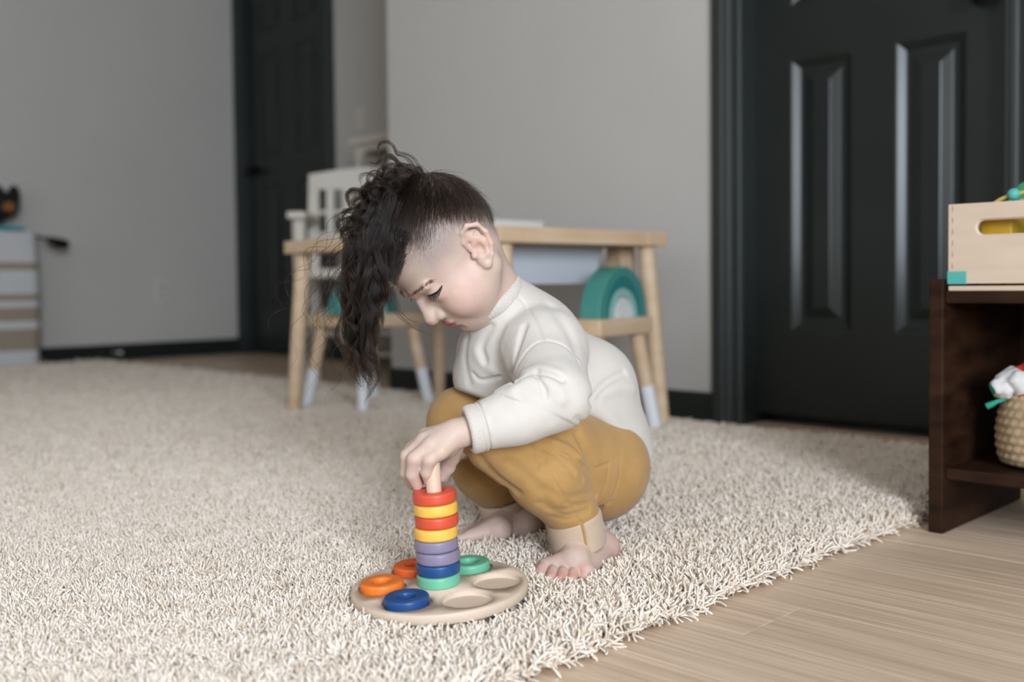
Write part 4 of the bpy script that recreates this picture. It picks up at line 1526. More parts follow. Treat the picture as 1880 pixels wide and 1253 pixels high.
for nm, J in FJ.items():
    blend(0.5 * soft(np.linalg.norm(V - J[3], axis=1), 0.004, 0.016), (0.62, 0.31, 0.26))
    blend(0.3 * soft(np.linalg.norm(V - J[1], axis=1), 0.003, 0.012), (0.60, 0.33, 0.27))
for (tx_, ty_) in toeN_tip:
    blend(0.55 * soft(np.linalg.norm(V - PZ(tx_, ty_, 0.0225), axis=1), 0.004, 0.022), (0.60, 0.28, 0.23))
blend(0.5 * soft(np.linalg.norm(V - heelN, axis=1), 0.01, 0.045), (0.58, 0.30, 0.25))


def scalp_height(Q):
    """height above the hairline (brow corner, round the ear, nape), metres in head scale; negative on bare skin"""
    f, l, u = Q[:, 0], np.abs(Q[:, 1]), Q[:, 2]
    low = np.where(f > -0.005, 0.024 + 0.25 * np.clip(f - 0.02, 0, 1), 0.024 - 0.082 * np.clip((-0.012 - f) / 0.055, 0, 1))
    front = 0.070 - 0.55 * np.clip(0.070 - u, 0, 1) - 0.10 * np.clip(l - 0.045, 0, 1)
    return np.minimum(u - low, (front - f) * 1.0)


def sstep(x, a, b_):
    t = np.clip((x - a) / (b_ - a), 0, 1)
    return t * t * (3 - 2 * t)


sh_ = scalp_height(Q)
onsc = inhead * (np.abs(Q[:, 1]) < 0.073)
blend(0.68 * sstep(sh_, -0.020, 0.016) * onsc, (0.23, 0.20, 0.185))
blend(0.92 * sstep(sh_, 0.014, 0.066) * onsc, (0.045, 0.033, 0.027))
nailm = np.zeros(len(V))
skin = mat('child_skin', (0.62, 0.45, 0.37), 0.52, 0.35)
N, L, B = nodes(skin)
va = N.new('ShaderNodeVertexColor'); va.layer_name = 'tone'
nz = N.new('ShaderNodeTexNoise'); nz.inputs['Scale'].default_value = 55; nz.inputs['Detail'].default_value = 3
tcx = N.new('ShaderNodeTexCoord'); L.new(tcx.outputs['Object'], nz.inputs['Vector'])
mxx = N.new('ShaderNodeMix'); mxx.data_type = 'RGBA'; mxx.blend_type = 'OVERLAY'; mxx.inputs[0].default_value = 0.10
L.new(va.outputs['Color'], mxx.inputs[6]); L.new(nz.outputs['Color'], mxx.inputs[7]); L.new(mxx.outputs[2], B.inputs['Base Color'])
B.inputs['Subsurface Weight'].default_value = 0.18
B.inputs['Subsurface Radius'].default_value = (1.0, 0.35, 0.2)
B.inputs['Subsurface Scale'].default_value = 0.006
body = put(mesh_np('body', V, F, skin))
ca = body.data.color_attributes.new('tone', 'FLOAT_COLOR', 'POINT')
ca.data.foreach_set('color', np.concatenate([col, np.ones((len(V), 1))], 1).astype(np.float32).ravel())

# ------------------------------------------------------------------ sweatshirt
FW = np.array([-0.86, -0.40, -0.10])      # chest faces this way
shirt = [
    op_cone(P(938, 580, 1.365), P(972, 645, 1.380), 0.046, 0.068, 0.0),
    op_cone(P(972, 645, 1.380), P(1045, 735, 1.415), 0.068, 0.080, 0.025),
    op_cone(P(1045, 735, 1.415), P(1092, 792, 1.430), 0.080, 0.068, 0.025),
    op_cone(P(925, 650, 1.375), P(905, 690, 1.385), 0.058, 0.054, 0.035),
    op_cone(P(1098, 795, 1.430), P(1152, 834, 1.43), 0.058, 0.034, 0.03),
    op_cone(P(968, 630, 1.370), P(1002, 645, 1.295), 0.056, 0.050, 0.025),
    op_cone(P(968, 630, 1.370), P(905, 648, 1.485), 0.056, 0.048, 0.025),
    op_cone(P(1002, 645, 1.295), P(1020, 730, 1.188), 0.050, 0.040, 0.018),
    op_cone(P(1020, 730, 1.188), P(950, 763, 1.165), 0.040, 0.0345, 0.012),
    op_cone(P(950, 763, 1.165), P(880, 785, 1.156), 0.0345, 0.0275, 0.012),
    op_cone(P(905, 645, 1.485), P(882, 752, 1.455), 0.046, 0.038, 0.02),
    op_cone(P(882, 752, 1.455), P(872, 792, 1.375), 0.037, 0.028, 0.012),
    op_ball(P(1085, 708, 1.420), 0.060, 0.025),
    op_cone(P(893, 548, 1.343), P(945, 598, 1.366), 0.0470, 0.0530, 0.012),
]
shirt_base = list(shirt)


def cr(ops, base, pix, amp, width, n=10):
    c = crease_px(base, pix, amp, width, n)
    if c is not None: ops.append(c)


# folds
FO = [([(1085, 735), (1110, 706), (1146, 684)], 0.006, 0.0045),
      ([(1100, 725), (1135, 712), (1160, 715)], -0.004, 0.009), ([(1100, 748), (1140, 792), (1180, 842)], -0.004, 0.009),
      ([(1080, 765), (1112, 788), (1150, 832)], 0.005, 0.0045), ([(1060, 770), (1090, 800), (1110, 818)], 0.003, 0.005),
      ([(946, 706), (962, 692), (984, 684)], 0.009, 0.0034), ([(984, 684), (1008, 688), (1032, 698)], 0.008, 0.0032), ([(960, 684), (990, 674), (1024, 684)], -0.003, 0.006), ([(945, 716), (970, 700), (1000, 702), (1020, 714), (1030, 732)], -0.005, 0.008),
      ([(986, 694), (998, 712), (1000, 728)], 0.005, 0.0036), 
      ([(885, 752), (902, 776), (898, 806)], 0.003, 0.006), ([(925, 745), (948, 766), (958, 795)], 0.003, 0.008), ([(975, 735), (1000, 755), (1010, 775)], 0.0025, 0.008),
      ([(900, 600), (884, 636), (890, 664)], 0.004, 0.0050), ([(962, 600), (950, 640), (938, 690)], 0.006, 0.0045), ([(935, 600), (922, 640), (934, 680)], -0.0015, 0.010),
      ([(872, 645), (882, 664), (912, 688)], -0.0015, 0.007), ([(858, 615), (853, 660), (862, 705)], 0.002, 0.006), ([(1010, 560), (1045, 610), (1060, 650)], 0.003, 0.008)]
for px_, am_, wd_ in FO:
    cr(shirt, shirt_base, px_, am_, wd_)
# seams
seam = []
cr(shirt, shirt_base, [(938, 532), (962, 556), (982, 590), (997, 626)], 0.0034, 0.0018, 14)
cr(shirt, shirt_base, [(942, 706), (950, 672), (972, 640), (997, 626), (1030, 632), (1055, 652), (1068, 680)], 0.0036, 0.0018, 22)
cr(shirt, shirt_base, [(868, 687), (884, 699), (918, 692)], 0.005, 0.0024, 10)
cr(shirt, shirt_base, [(1062, 772), (1105, 812), (1150, 842), (1190, 862)], 0.0016, 0.0018, 12)
# openings: neck hole, cuff end, hem
nax = Hd(-0.01, 0, -0.03) - NB; nax /= np.linalg.norm(nax)
NC = P(887, 543, 1.342)
shirt += [op_plane(NC, nax, 0.004), op_ball(NC + nax * 0.028, 0.045, 0.006, 's')]
cax = P(857, 791, 1.152) - P(900, 780, 1.158); cax /= np.linalg.norm(cax)
shirt.append(('i', 0.002, lambda p: np.where(np.linalg.norm(p - P(857, 791, 1.152).astype(np.float32), axis=-1) < 0.06, (p - P(888, 783, 1.156).astype(np.float32)) @ cax.astype(np.float32), -0.05), P(870, 790, 1.152), 0.08))
# hem plane: keep the side up along the back
hq = [P(865, 738, 1.36), P(1052, 775, 1.33), P(1188, 868, 1.43), P(1060, 800, 1.52)]
h0 = np.mean(hq, axis=0)
uu, ss, vv = np.linalg.svd(np.array(hq) - h0)
hn = vv[2] if vv[2][2] < 0 else -vv[2]
shirt.append(('i', 0.004, lambda p: np.where(np.linalg.norm(p - elN.astype(np.float32), axis=-1) < 0.0, -1.0, hem_cut(p)), h0, 9.0))


def hem_cut(p):
    d = (p - h0.astype(np.float32)) @ hn.astype(np.float32)
    # sleeves are never cut
    arm = np.minimum(shirt_base[7][2](p), np.minimum(shirt_base[8][2](p), shirt_base[9][2](p)))
    arm = np.minimum(arm, np.minimum(shirt_base[10][2](p), shirt_base[11][2](p)))
    return np.minimum(d, arm)


def fabric(name, c1, c2, weave=900, bump=0.25, rough=0.9):
    m = mottled(name, c1, c2, 30, rough, bump, weave, 0.2, 2)
    nodes(m)[2].inputs['Sheen Weight'].default_value = 0.15
    return m


fleece = fabric('cream_sweatshirt_cotton', (0.585, 0.54, 0.49), (0.61, 0.565, 0.515))
V, F = sdf_mesh(shirt, (-0.24, 1.04, 0.06), (0.26, 1.62, 0.42), 0.0016)
put(mesh_np('sweatshirt', V, F, fleece))
# ribbed collar and cuff
rib = fabric('cream_rib_knit', (0.565, 0.515, 0.46), (0.60, 0.55, 0.495), 700, 0.35)


def rib_band(name, c, n, R_, r, flat, nrib, amp, h=0.0012, squash=None):
    n = n / np.linalg.norm(n)
    ux = np.cross(n, [0, 0, 1.0]); ux /= np.linalg.norm(ux); uy = np.cross(n, ux)
    def f(p):
        q = p - c.astype(np.float32)
        ang = np.arctan2(q @ uy.astype(np.float32), q @ ux.astype(np.float32))
        return amp * np.cos(ang * nrib)
    ops = [op_torus(c, n, R_, r, 0.0, 'u', flat), op_bump(f, c, R_ + r + 0.02)]
    e = R_ + r + 0.01
    V, F = sdf_mesh(ops, c - e, c + e, h)
    return put(mesh_np(name, V, F, rib))


rib_band('collar', NC - nax * 0.001, nax, 0.0465, 0.0066, 0.62, 70, 0.0004, 0.0012)
cuffc = P(871, 787, 1.1540)
cops = [op_cyl(P(857, 791, 1.152), P(889, 783, 1.1565), 0.0272, 0.0045, 0.0, 'u', 0.0285), op_cyl(P(850, 793, 1.1515), P(862, 790, 1.153), 0.0215, 0.002, 0.002, 's')]
cA = P(857, 791, 1.152); cB = P(889, 783, 1.1565); cn = (cB - cA) / np.linalg.norm(cB - cA)
cux = np.cross(cn, [0, 0, 1.0]); cux /= np.linalg.norm(cux); cuy = np.cross(cn, cux)


def crib(p):
    q = p - cA.astype(np.float32)
    ang = np.arctan2(q @ cuy.astype(np.float32), q @ cux.astype(np.float32))
    t = q @ cn.astype(np.float32)
    return 0.0004 * np.cos(ang * 64) * (t < 0.013) + 0.0012 * np.exp(-((t - 0.0145) / 0.0012) ** 2)


cops.append(op_bump(crib, cuffc, 0.06))
V, F = sdf_mesh(cops, cuffc - 0.05, cuffc + 0.05, 0.0011)
put(mesh_np('cuff', V, F, rib))

# ------------------------------------------------------------------ mustard trousers with rolled hems
pants = [
    op_ell(P(1092, 850, 1.435), (0.075, 0.105, 0.072), None, 0.0),
    op_cone(P(1092, 862, 1.375), P(995, 822, 1.290), 0.066, 0.060, 0.03),
    op_cone(P(995, 822, 1.290), P(912, 797, 1.228), 0.058, 0.043, 0.02),
    op_cone(P(912, 797, 1.228), P(1003, 874, 1.258), 0.043, 0.044, 0.012),
    op_cone(P(1003, 874, 1.258), P(1053, 945, 1.283), 0.044, 0.033, 0.015),
    op_cone(P(1078, 850, 1.495), P(960, 805, 1.450), 0.066, 0.058, 0.03),
    op_cone(P(960, 805, 1.450), P(850, 776, 1.405), 0.056, 0.047, 0.02),
    op_cone(P(850, 776, 1.405), P(893, 860, 1.430), 0.046, 0.046, 0.014),
    op_cone(P(893, 855, 1.430), P(924, 915, 1.455), 0.043, 0.031, 0.015),
]
pb = list(pants)
cr(pants, pb, [(1062, 800), (1082, 840), (1092, 880), (1096, 925)], 0.007, 0.006)          # calf against thigh
cr(pants, pb, [(985, 812), (1020, 822), (1048, 835), (1075, 860)], 0.005, 0.005)             # hip-bend wrinkles
cr(pants, pb, [(1000, 806), (1030, 830), (1062, 842)], -0.004, 0.006)
cr(pants, pb, [(1010, 850), (1045, 850), (1080, 868)], 0.003, 0.005)
cr(pants, pb, [(1000, 900), (1040, 915), (1085, 905)], 0.002, 0.006)
cr(pants, pb, [(990, 925), (1030, 938), (1075, 925)], 0.002, 0.005)
cr(pants, pb, [(1015, 950), (1045, 955), (1080, 940)], 0.002, 0.004)
cr(pants, pb, [(860, 850), (890, 880), (930, 900)], 0.003, 0.007)
cr(pants, pb, [(985, 838), (1010, 872), (1040, 920), (1065, 960)], 0.0034, 0.0018, 16)      # side seam
cr(pants, pb, [(1066, 858), (1090, 861), (1118, 852)], 0.0026, 0.0019, 12)                     # pocket edge
cr(pants, pb, [(1118, 852), (1112, 890), (1097, 925)], 0.0018, 0.0017, 12)
cr(pants, pb, [(1140, 838), (1135, 885), (1118, 925)], 0.0016, 0.0017, 12)
for px_, am_, wd_ in (([(985, 820), (1010, 828), (1036, 846), (1056, 872)], 0.006, 0.0032), ([(1020, 814), (1048, 828), (1070, 850)], -0.004, 0.005), ([(1026, 802), (1050, 812), (1066, 834)], 0.006, 0.0030),
                      ([(995, 862), (1030, 862), (1070, 880)], 0.003, 0.005), ([(1005, 935), (1040, 948), (1082, 935)], 0.003, 0.0035), ([(1040, 925), (1070, 930), (1092, 918)], 0.003, 0.003),
                      ([(935, 850), (975, 880), (1005, 925)], 0.002, 0.007), ([(880, 840), (905, 870), (950, 905)], 0.004, 0.006), ([(850, 830), (870, 862), (905, 890)], 0.004, 0.006)):
    cr(pants, pb, px_, am_, wd_)
for (a_, b_, own) in ((P(1044, 925, 1.279), P(1060, 990, 1.288), 0.075), (P(919, 893, 1.452), P(926, 925, 1.457), 0.06)):
    n_ = ((b_ - a_) / np.linalg.norm(b_ - a_)).astype(np.float32)
    mid_ = ((a_ + b_) / 2).astype(np.float32)
    top_ = (a_ * 0.45 + b_ * 0.55).astype(np.float32)
    pants.append(('i', 0.002, (lambda p, n_=n_, mid_=mid_, top_=top_, own=own: np.where(np.linalg.norm(p - mid_ - n_ * 0.015, axis=-1) < own * 0.75, (p - top_) @ n_, -0.05)), mid_, 0.08))
mustard = fabric('mustard_twill', (0.41, 0.235, 0.080), (0.455, 0.265, 0.098), 800, 0.3)
V, F = sdf_mesh(pants, (-0.20, 1.10, 0.02), (0.26, 1.64, 0.32), 0.0016)
put(mesh_np('trousers', V, F, mustard))
beige = fabric('trouser_inside_twill', (0.50, 0.375, 0.27), (0.54, 0.41, 0.30), 800, 0.3)


def rolled(name, a, b, r1, r2, inner_a, inner_b, seam_px, base_ops=None):
    ops = [op_cyl(a, b, r1, 0.0035, 0.0, 'u', r2)]
    b0 = list(ops)
    for px_ in seam_px:
        c = crease_px(b0, px_, 0.0022, 0.0018, 8)
        if c: ops.append(c)
    n = (b - a) / np.linalg.norm(b - a)
    ops.append(op_cyl(b - n * 0.004, b + n * 0.02, r2 - 0.0045, 0.001, 0.001, 's'))
    c = (a + b) / 2; e = 0.065
    V, F = sdf_mesh(ops, c - e, c + e, 0.0014)
    return put(mesh_np(name, V, F, beige))


rolled('rolled_hem', P(1051, 945, 1.283), P(1064, 1003, 1.290), 0.0360, 0.0355, None, None, [[(1068, 958), (1076, 985), (1080, 1010)]])
rolled('rolled_hem', P(922, 915, 1.455), P(930, 948, 1.460), 0.0370, 0.0345, None, None, [[(920, 915), (925, 950)]])
pz_, ok_ = hits([op_cyl(P(1051, 945, 1.283), P(1064, 1003, 1.290), 0.0360, 0.0035, 0.0, 'u', 0.0355)], dense([(1066, 955), (1072, 978), (1077, 1010)], 12))
put(tube('hem_seam', pz_[ok_], 0.0016, mustard, None, 8))
for (c_, r_) in ((midN, 0.03), (heelN, 0.022)):
    RUG_PRESS.append((c_[0], c_[1], r_, 0.010, 0.25))
for (tx_, ty_) in toeN_tip:
    t0 = PZ(tx_, ty_, 0.0225); RUG_PRESS.append((t0[0], t0[1], 0.009, 0.006, 0.40))
for b0 in toeF_base + [midF, heelF]:
    RUG_PRESS.append((b0[0], b0[1], 0.016, 0.010, 0.35))

# ------------------------------------------------------------------ hair: real strands (long curls on top, faded sides), brows and lashes
def strand_object(name, strands, radii, material):
    """strands: (n, k, 3) array; radii: (k,) profile or (n,k)"""
    n, k, _ = strands.shape
    hc = bpy.data.hair_curves.new(name)
    hc.add_curves([k] * n)
    hc.attributes['position'].data.foreach_set('vector', np.ascontiguousarray(strands, np.float32).ravel())
    ra = hc.attributes.get('radius') or hc.attributes.new('radius', 'FLOAT', 'POINT')
    r = np.broadcast_to(np.asarray(radii, np.float32), (n, k))
    ra.data.foreach_set('value', np.ascontiguousarray(r).ravel())
    hc.materials.append(material)
    o = bpy.data.objects.new(name, hc); COL.objects.link(o)
    return put(o)


def hair_material(name, c, rough=0.26):
    m = bpy.data.materials.new(name); m.use_nodes = True
    nt = m.node_tree
    nt.nodes.remove(nt.nodes['Principled BSDF'])
    h = nt.nodes.new('ShaderNodeBsdfHairPrincipled')
    h.model = 'CHIANG'
    h.parametrization = 'COLOR'
    h.inputs['Color'].default_value = (*c, 1)
    h.inputs['Roughness'].default_value = rough
    h.inputs['IOR'].default_value = 1.42
    h.inputs['Radial Roughness'].default_value = 0.5
    nt.links.new(h.outputs[0], nt.nodes['Material Output'].inputs['Surface'])
    return m


hr = np.random.default_rng(21)
head_b = [(m_, k_, f_, c_, r_) for m_, k_, f_, c_, r_ in head]
skull = head[:4]


def skull_point(dirs):
    """world points on the skull along head-frame directions from the cranium centre, with normals"""
    d = np.asarray(dirs, float); d = d / np.linalg.norm(d, axis=1)[:, None]
    c0 = Hd(0.0, 0, 0.030)
    w = d @ HR.T
    t = np.full(len(d), 0.14)
    for _ in range(40):
        v = sdf_eval(skull, (c0 + w * t[:, None]).astype(np.float32)[:, None, :])[:, 0]
        t = t - v * 0.8
    p = c0 + w * t[:, None]
    return p, skull_normal(p)


def skull_normal(p):
    e = 0.0015
    g = np.stack([sdf_eval(skull, (p + np.eye(3)[i] * e).astype(np.float32)[:, None, :])[:, 0] - sdf_eval(skull, (p - np.eye(3)[i] * e).astype(np.float32)[:, None, :])[:, 0] for i in range(3)], 1)
    return g / np.maximum(np.linalg.norm(g, axis=1)[:, None], 1e-9)


HF, HL, HU = HR[:, 0], HR[:, 1], HR[:, 2]
DOWN = np.array([0, 0, -1.0])


def flow(roots, nrm, length, start, stiff, grav, steps, margin, wob=0.0, seed=0):
    """let locks fall: direction relaxes towards gravity, kept outside the skull"""
    r_ = np.random.default_rng(seed)
    n = len(roots)
    out = np.zeros((n, steps + 1, 3)); out[:, 0] = roots
    d = start / np.linalg.norm(start, axis=1)[:, None]
    p = roots.copy()
    stp = (length / steps)[:, None]
    for i in range(steps):
        g = grav[:, None] * (0.35 + 1.3 * i / steps)
        d = d * stiff[:, None] + DOWN * g + r_.normal(0, wob, (n, 3))
        d /= np.linalg.norm(d, axis=1)[:, None]
        p = p + d * stp
        v = sdf_eval(skull, p.astype(np.float32)[:, None, :])[:, 0]
        mg = margin * min(1.0, (i + 1) / 5)
        bad = v < mg
        if bad.any():
            nn = skull_normal(p[bad])
            p[bad] += nn * (mg[bad] - v[bad])[:, None]
            dn = np.einsum('ij,ij->i', d[bad], nn)
            d[bad] -= nn * np.minimum(dn, 0)[:, None]
        out[:, i + 1] = p
    return out


def curl_locks(cent, nstr, spread, amp, waves, rootspread, seed, taper=0.5):
    """strands winding round lock centre lines"""
    r_ = np.random.default_rng(seed)
    n, k, _ = cent.shape
    tang = np.gradient(cent, axis=1)
    tang /= np.maximum(np.linalg.norm(tang, axis=2)[..., None], 1e-9)
    ref = np.tile(np.array([0.3, 0.9, 0.2]), (n, k, 1))
    u = np.cross(tang, ref); u /= np.linalg.norm(u, axis=2)[..., None]
    v = np.cross(tang, u)
    t = np.linspace(0, 1, k)[None, :]
    ph = r_.uniform(0, 2 * np.pi, n)[:, None]; sg = r_.choice([-1, 1], n)[:, None]
    wv = waves[:, None]
    A = amp[:, None] * np.clip(t * 2.2, 0, 1) * (0.6 + 0.6 * t)
    base = cent + u * (A * np.cos(ph + sg * 2 * np.pi * wv * t))[..., None] + v * (A * np.sin(ph + sg * 2 * np.pi * wv * t))[..., None]
    res = []
    for s in range(nstr):
        a = r_.uniform(0, 2 * np.pi, n)[:, None]; rr = np.sqrt(r_.uniform(0, 1, n))[:, None]
        prof = rootspread * (1 - t) ** 2 + spread * (1 - taper * t)
        dph = r_.normal(0, 0.25, n)[:, None]
        x = prof * rr * np.cos(a + 1.5 * t * sg) ; y = prof * rr * np.sin(a + 1.5 * t * sg)
        fl = r_.normal(0, 0.0016, (n, 1, 3)) * (t ** 2)[..., None]
        # stray strands drift off
        q = base + u * x[..., None] + v * y[..., None] + fl
        q += u * (0.35 * A * np.cos(ph + dph + sg * 2 * np.pi * wv * t * 1.07) * (t))[..., None]
        cut = r_.uniform(0.82, 1.0, n)
        idx = np.linspace(0, 1, k)[None, :] * cut[:, None] * (k - 1)
        i0 = np.clip(idx.astype(int), 0, k - 2); f = (idx - i0)[..., None]
        q = np.take_along_axis(q, i0[..., None], 1) * (1 - f) + np.take_along_axis(q, (i0 + 1)[..., None], 1) * f
        res.append(q)
    return np.concatenate(res)


# long locks: rooted on the top, thrown forward over the brow
nl = 250
df = hr.uniform(-0.045, 0.078, nl); dl = hr.uniform(-0.056, 0.040, nl); du = np.sqrt(np.maximum(0.1 ** 2 - df ** 2 * 0.6 - dl ** 2 * 0.5, 0.0015))
dl = np.where(df > 0.045, np.minimum(dl, 0.036), dl)
roots, nrm = skull_point(np.stack([df, dl, du], 1))
front = np.clip((df + 0.045) / 0.12, 0, 1)
length = 0.118 + 0.070 * hr.uniform(0, 1, nl) + 0.085 * (1 - front)
length *= 1 - 0.45 * np.clip((dl - 0.005) / 0.035, 0, 1)
length *= np.where(hr.uniform(0, 1, nl) < 0.25, 0.72, 1.0)
start = nrm * hr.uniform(0.10, 0.62, nl)[:, None] + HF * (0.85 + 0.4 * hr.uniform(0, 1, nl))[:, None] - HL * 0.08 + hr.normal(0, 0.16, (nl, 3))
cent = flow(roots, nrm, length, start, np.full(nl, 1.0), hr.uniform(0.26, 0.52, nl), 30, hr.uniform(0.003, 0.020, nl), 0.02, 5)
# the hanging ends gather into one tail
zt_ = np.array([P(700, y, 1.22)[2] for y in (700, 640, 560, 450, 380)]); xt_ = np.array([P(x, y, 1.22)[0] for x, y in ((702, 700), (692, 640), (684, 560), (690, 450), (700, 380))])
tq_ = np.linspace(0, 1, cent.shape[1])[None, :]
pull = hr.uniform(0.10, 0.55, (cent.shape[0], 1)) * np.clip((tq_ - 0.3) / 0.7, 0, 1) ** 0.8
cent[..., 0] += pull * (np.interp(cent[..., 2], zt_, xt_) - cent[..., 0])
S_long = curl_locks(cent, 46, 0.0042, hr.uniform(0.0025, 0.0085, nl), length / hr.uniform(0.060, 0.110, nl), 0.006, 6, 0.55)
# fringe hugging the near temple
nf = 90
df = hr.uniform(0.030, 0.074, nf); dl = hr.uniform(0.004, 0.054, nf); du = hr.uniform(0.036, 0.070, nf) + 0.010
rootsf, nrmf = skull_point(np.stack([df, dl, du], 1))
lenf = hr.uniform(0.040, 0.085, nf) * (1 - 0.55 * np.clip((dl - 0.018) / 0.030, 0, 1))
startf = nrmf * hr.uniform(0.15, 0.5, nf)[:, None] + HF * 0.45 - HL * 0.20 + DOWN * 0.4 + hr.normal(0, 0.12, (nf, 3))
centf = flow(rootsf, nrmf, lenf, startf, np.full(nf, 1.0), hr.uniform(0.2, 0.4, nf), 30, hr.uniform(0.002, 0.007, nf), 0.02, 15)
S_fr = curl_locks(centf, 46, 0.0040, hr.uniform(0.001, 0.004, nf), lenf / hr.uniform(0.06, 0.10, nf), 0.006, 16, 0.55)
# short springy curls on the crown
nc_ = 64
df = hr.uniform(-0.075, 0.02, nc_); dl = hr.uniform(-0.050, 0.034, nc_); du = np.sqrt(np.maximum(0.095 ** 2 - df ** 2 * 0.7 - dl ** 2 * 0.5, 0.0015))
roots2, nrm2 = skull_point(np.stack([df, dl, du], 1))
len2 = hr.uniform(0.045, 0.085, nc_)
start2 = nrm2 * hr.uniform(0.5, 1.0, nc_)[:, None] + HF * 0.25 + HU * 0.4 + hr.normal(0, 0.35, (nc_, 3))
cent2 = flow(roots2, nrm2, len2, start2, np.full(nc_, 1.0), hr.uniform(0.06, 0.16, nc_), 30, np.full(nc_, 0.004), 0.04, 8)
S_curl = curl_locks(cent2, 26, 0.0028, hr.uniform(0.004, 0.0085, nc_), len2 / hr.uniform(0.030, 0.045, nc_), 0.005, 9, 0.6)
# fly-aways: single thin wisps
nw = 46
pick = hr.integers(0, nl, nw)
centw = flow(roots[pick], nrm[pick], length[pick] * 1.12, start[pick] + hr.normal(0, 0.12, (nw, 3)), np.full(nw, 1.0), hr.uniform(0.05, 0.16, nw), 30, np.full(nw, 0.012), 0.05, 12)
S_fly = curl_locks(centw, 2, 0.0008, hr.uniform(0.003, 0.010, nw), length[pick] / 0.05, 0.001, 13)
# a wisp hanging past the nose bridge
wisp = np.array([P(x, y, d) for x, y, d in ((722, 500, 1.215), (716, 545, 1.205), (728, 573, 1.205), (752, 592, 1.21), (775, 598, 1.215), (792, 597, 1.218))])
wt = np.linspace(0, 1, 31)
wq = np.stack([np.interp(wt, np.linspace(0, 1, 6), wisp[:, i]) for i in range(3)], 1)
for _ in range(3): wq[1:-1] = (wq[:-2] + wq[1:-1] * 2 + wq[2:]) / 4
S_w = np.concatenate([(wq + hr.normal(0, 0.0016, (1, 3)) + (hr.normal(0, 0.004, (1, 3)) * (1 - wt[:, None])) + np.array([0, 0, hr.uniform(-0.012, 0.004)]) * (wt[:, None] ** 2))[None] for _ in range(16)])
S_w = np.concatenate([S_w[:8], S_w[8:] * 1.0])
# sides and back: cropped, fading to skin
ns = 32000
dd = hr.normal(0, 1, (ns * 4, 3)); dd /= np.linalg.norm(dd, axis=1)[:, None]
dd = dd[dd[:, 2] > -0.75]
pp, nn = skull_point(dd)
qq = (pp - HC) @ HR / HS
hh_ = scalp_height(qq)
am = 0.45 * sstep(hh_, -0.020, 0.006) + 0.55 * sstep(hh_, 0.0, 0.045)
keep = hr.uniform(0, 1, len(am)) < am * 0.95 + 0.0
pp, nn, qq, am, hh_ = pp[keep][:ns], nn[keep][:ns], qq[keep][:ns], am[keep][:ns], hh_[keep][:ns]
whorl = np.array([-0.070, 0.0, 0.085])
tow = qq - whorl
tw = tow @ HR.T
tw -= nn * np.einsum('ij,ij->i', tw, nn)[:, None]
tw /= np.maximum(np.linalg.norm(tw, axis=1)[:, None], 1e-9)
hgt = np.clip(hh_ / 0.080, 0, 1)
ls = (0.0024 + 0.028 * hgt ** 1.9) * hr.uniform(0.7, 1.15, len(pp))
tt = np.linspace(0, 1, 6)[None, :, None]
dirs = tw * 1.0 + HF * 0.25 + nn * 0.22 + hr.normal(0, 0.18, tw.shape)
S_short = pp[:, None, :] + dirs[:, None, :] * (ls[:, None, None] * tt) - nn[:, None, :] * ((ls[:, None, None] * 0.12 + ls[:, None, None] ** 2 / 0.13) * tt ** 2) - nn[:, None, :] * 0.0008
brown = hair_material('dark_brown_hair', (0.0055, 0.0027, 0.0014))
kk = S_long.shape[1]
prof = 0.00016 * (1 - 0.55 * np.linspace(0, 1, kk))
hair_long = strand_object('hair', np.concatenate([S_long, S_fr, S_curl, S_fly, S_w]), prof, brown)
hair_short = strand_object('cropped_hair', S_short, (0.00006 + 0.00009 * hgt)[:, None] * (1 - 0.7 * np.linspace(0, 1, 6))[None], hair_material('cropped_hair_brown', (0.010, 0.0056, 0.0034)))
print('strands', len(S_long) + len(S_curl) + len(S_fly), len(S_short))

# eyebrows, lashes and the sliver of eye, measured on the face and mirrored
face_ops = head


def face_local(p):
    return (p - HC) @ HR / HS


def face_world(q):
    return HC + (q * HS) @ HR.T


bp_, ok = hits(face_ops, dense([(752, 545), (765, 536), (780, 524), (792, 514)], 40))
bl = face_local(bp_)
ep_, ok = hits(face_ops, dense([(785, 542), (793, 541), (802, 536), (811, 524)], 30))
el_ = face_local(ep_)
Sb, Sl = [], []
for side in (1, -1):
    m = np.array([1, side, 1])
    for i in range(230):
        t = hr.uniform(0, 1); j = t * (len(bl) - 1)
        c = np.array([np.interp(j, np.arange(len(bl)), bl[:, a]) for a in range(3)]) + np.array([0, 0, hr.normal(0, 0.0023 * (1 - 0.6 * t))])
        jj = min(int(j), len(bl) - 6); along = bl[jj + 5] - bl[jj]; along = along / np.linalg.norm(along) + np.array([0, 0, 0.25 - 0.5 * t])
        q0 = c + np.array([0.0004, 0, 0]); q1 = q0 + (along + hr.normal(0, 0.15, 3)) * 0.0055 + np.array([0.0006, 0, 0])
        Sb.append([face_world(x * m) for x in (q0, (q0 + q1) / 2 + np.array([0.0005, 0, 0]), q1)])
    for i in range(54):
        t = (i + 0.5) / 54; j = t * (len(el_) - 1)
        c = np.array([np.interp(j, np.arange(len(el_)), el_[:, a]) for a in range(3)]) + hr.normal(0, 0.0003, 3)
        out = np.array([0.95, -0.10 + 0.40 * t, -0.95]); out /= np.linalg.norm(out)
        ln = 0.0075 * (0.7 + 0.5 * math.sin(math.pi * t))
        q1 = c + out * ln * 0.5 + hr.normal(0, 0.0003, 3); q2 = c + out * ln + np.array([0.0016, 0, 0.0012]) + hr.normal(0, 0.0005, 3)
        Sl.append([face_world(x * m) for x in (c - out * 0.001, q1, q2)])
strand_object('eyebrows', np.array(Sb), np.array([0.00018, 0.00016, 0.00005]), hair_material('brow_hair', (0.045, 0.026, 0.017)))
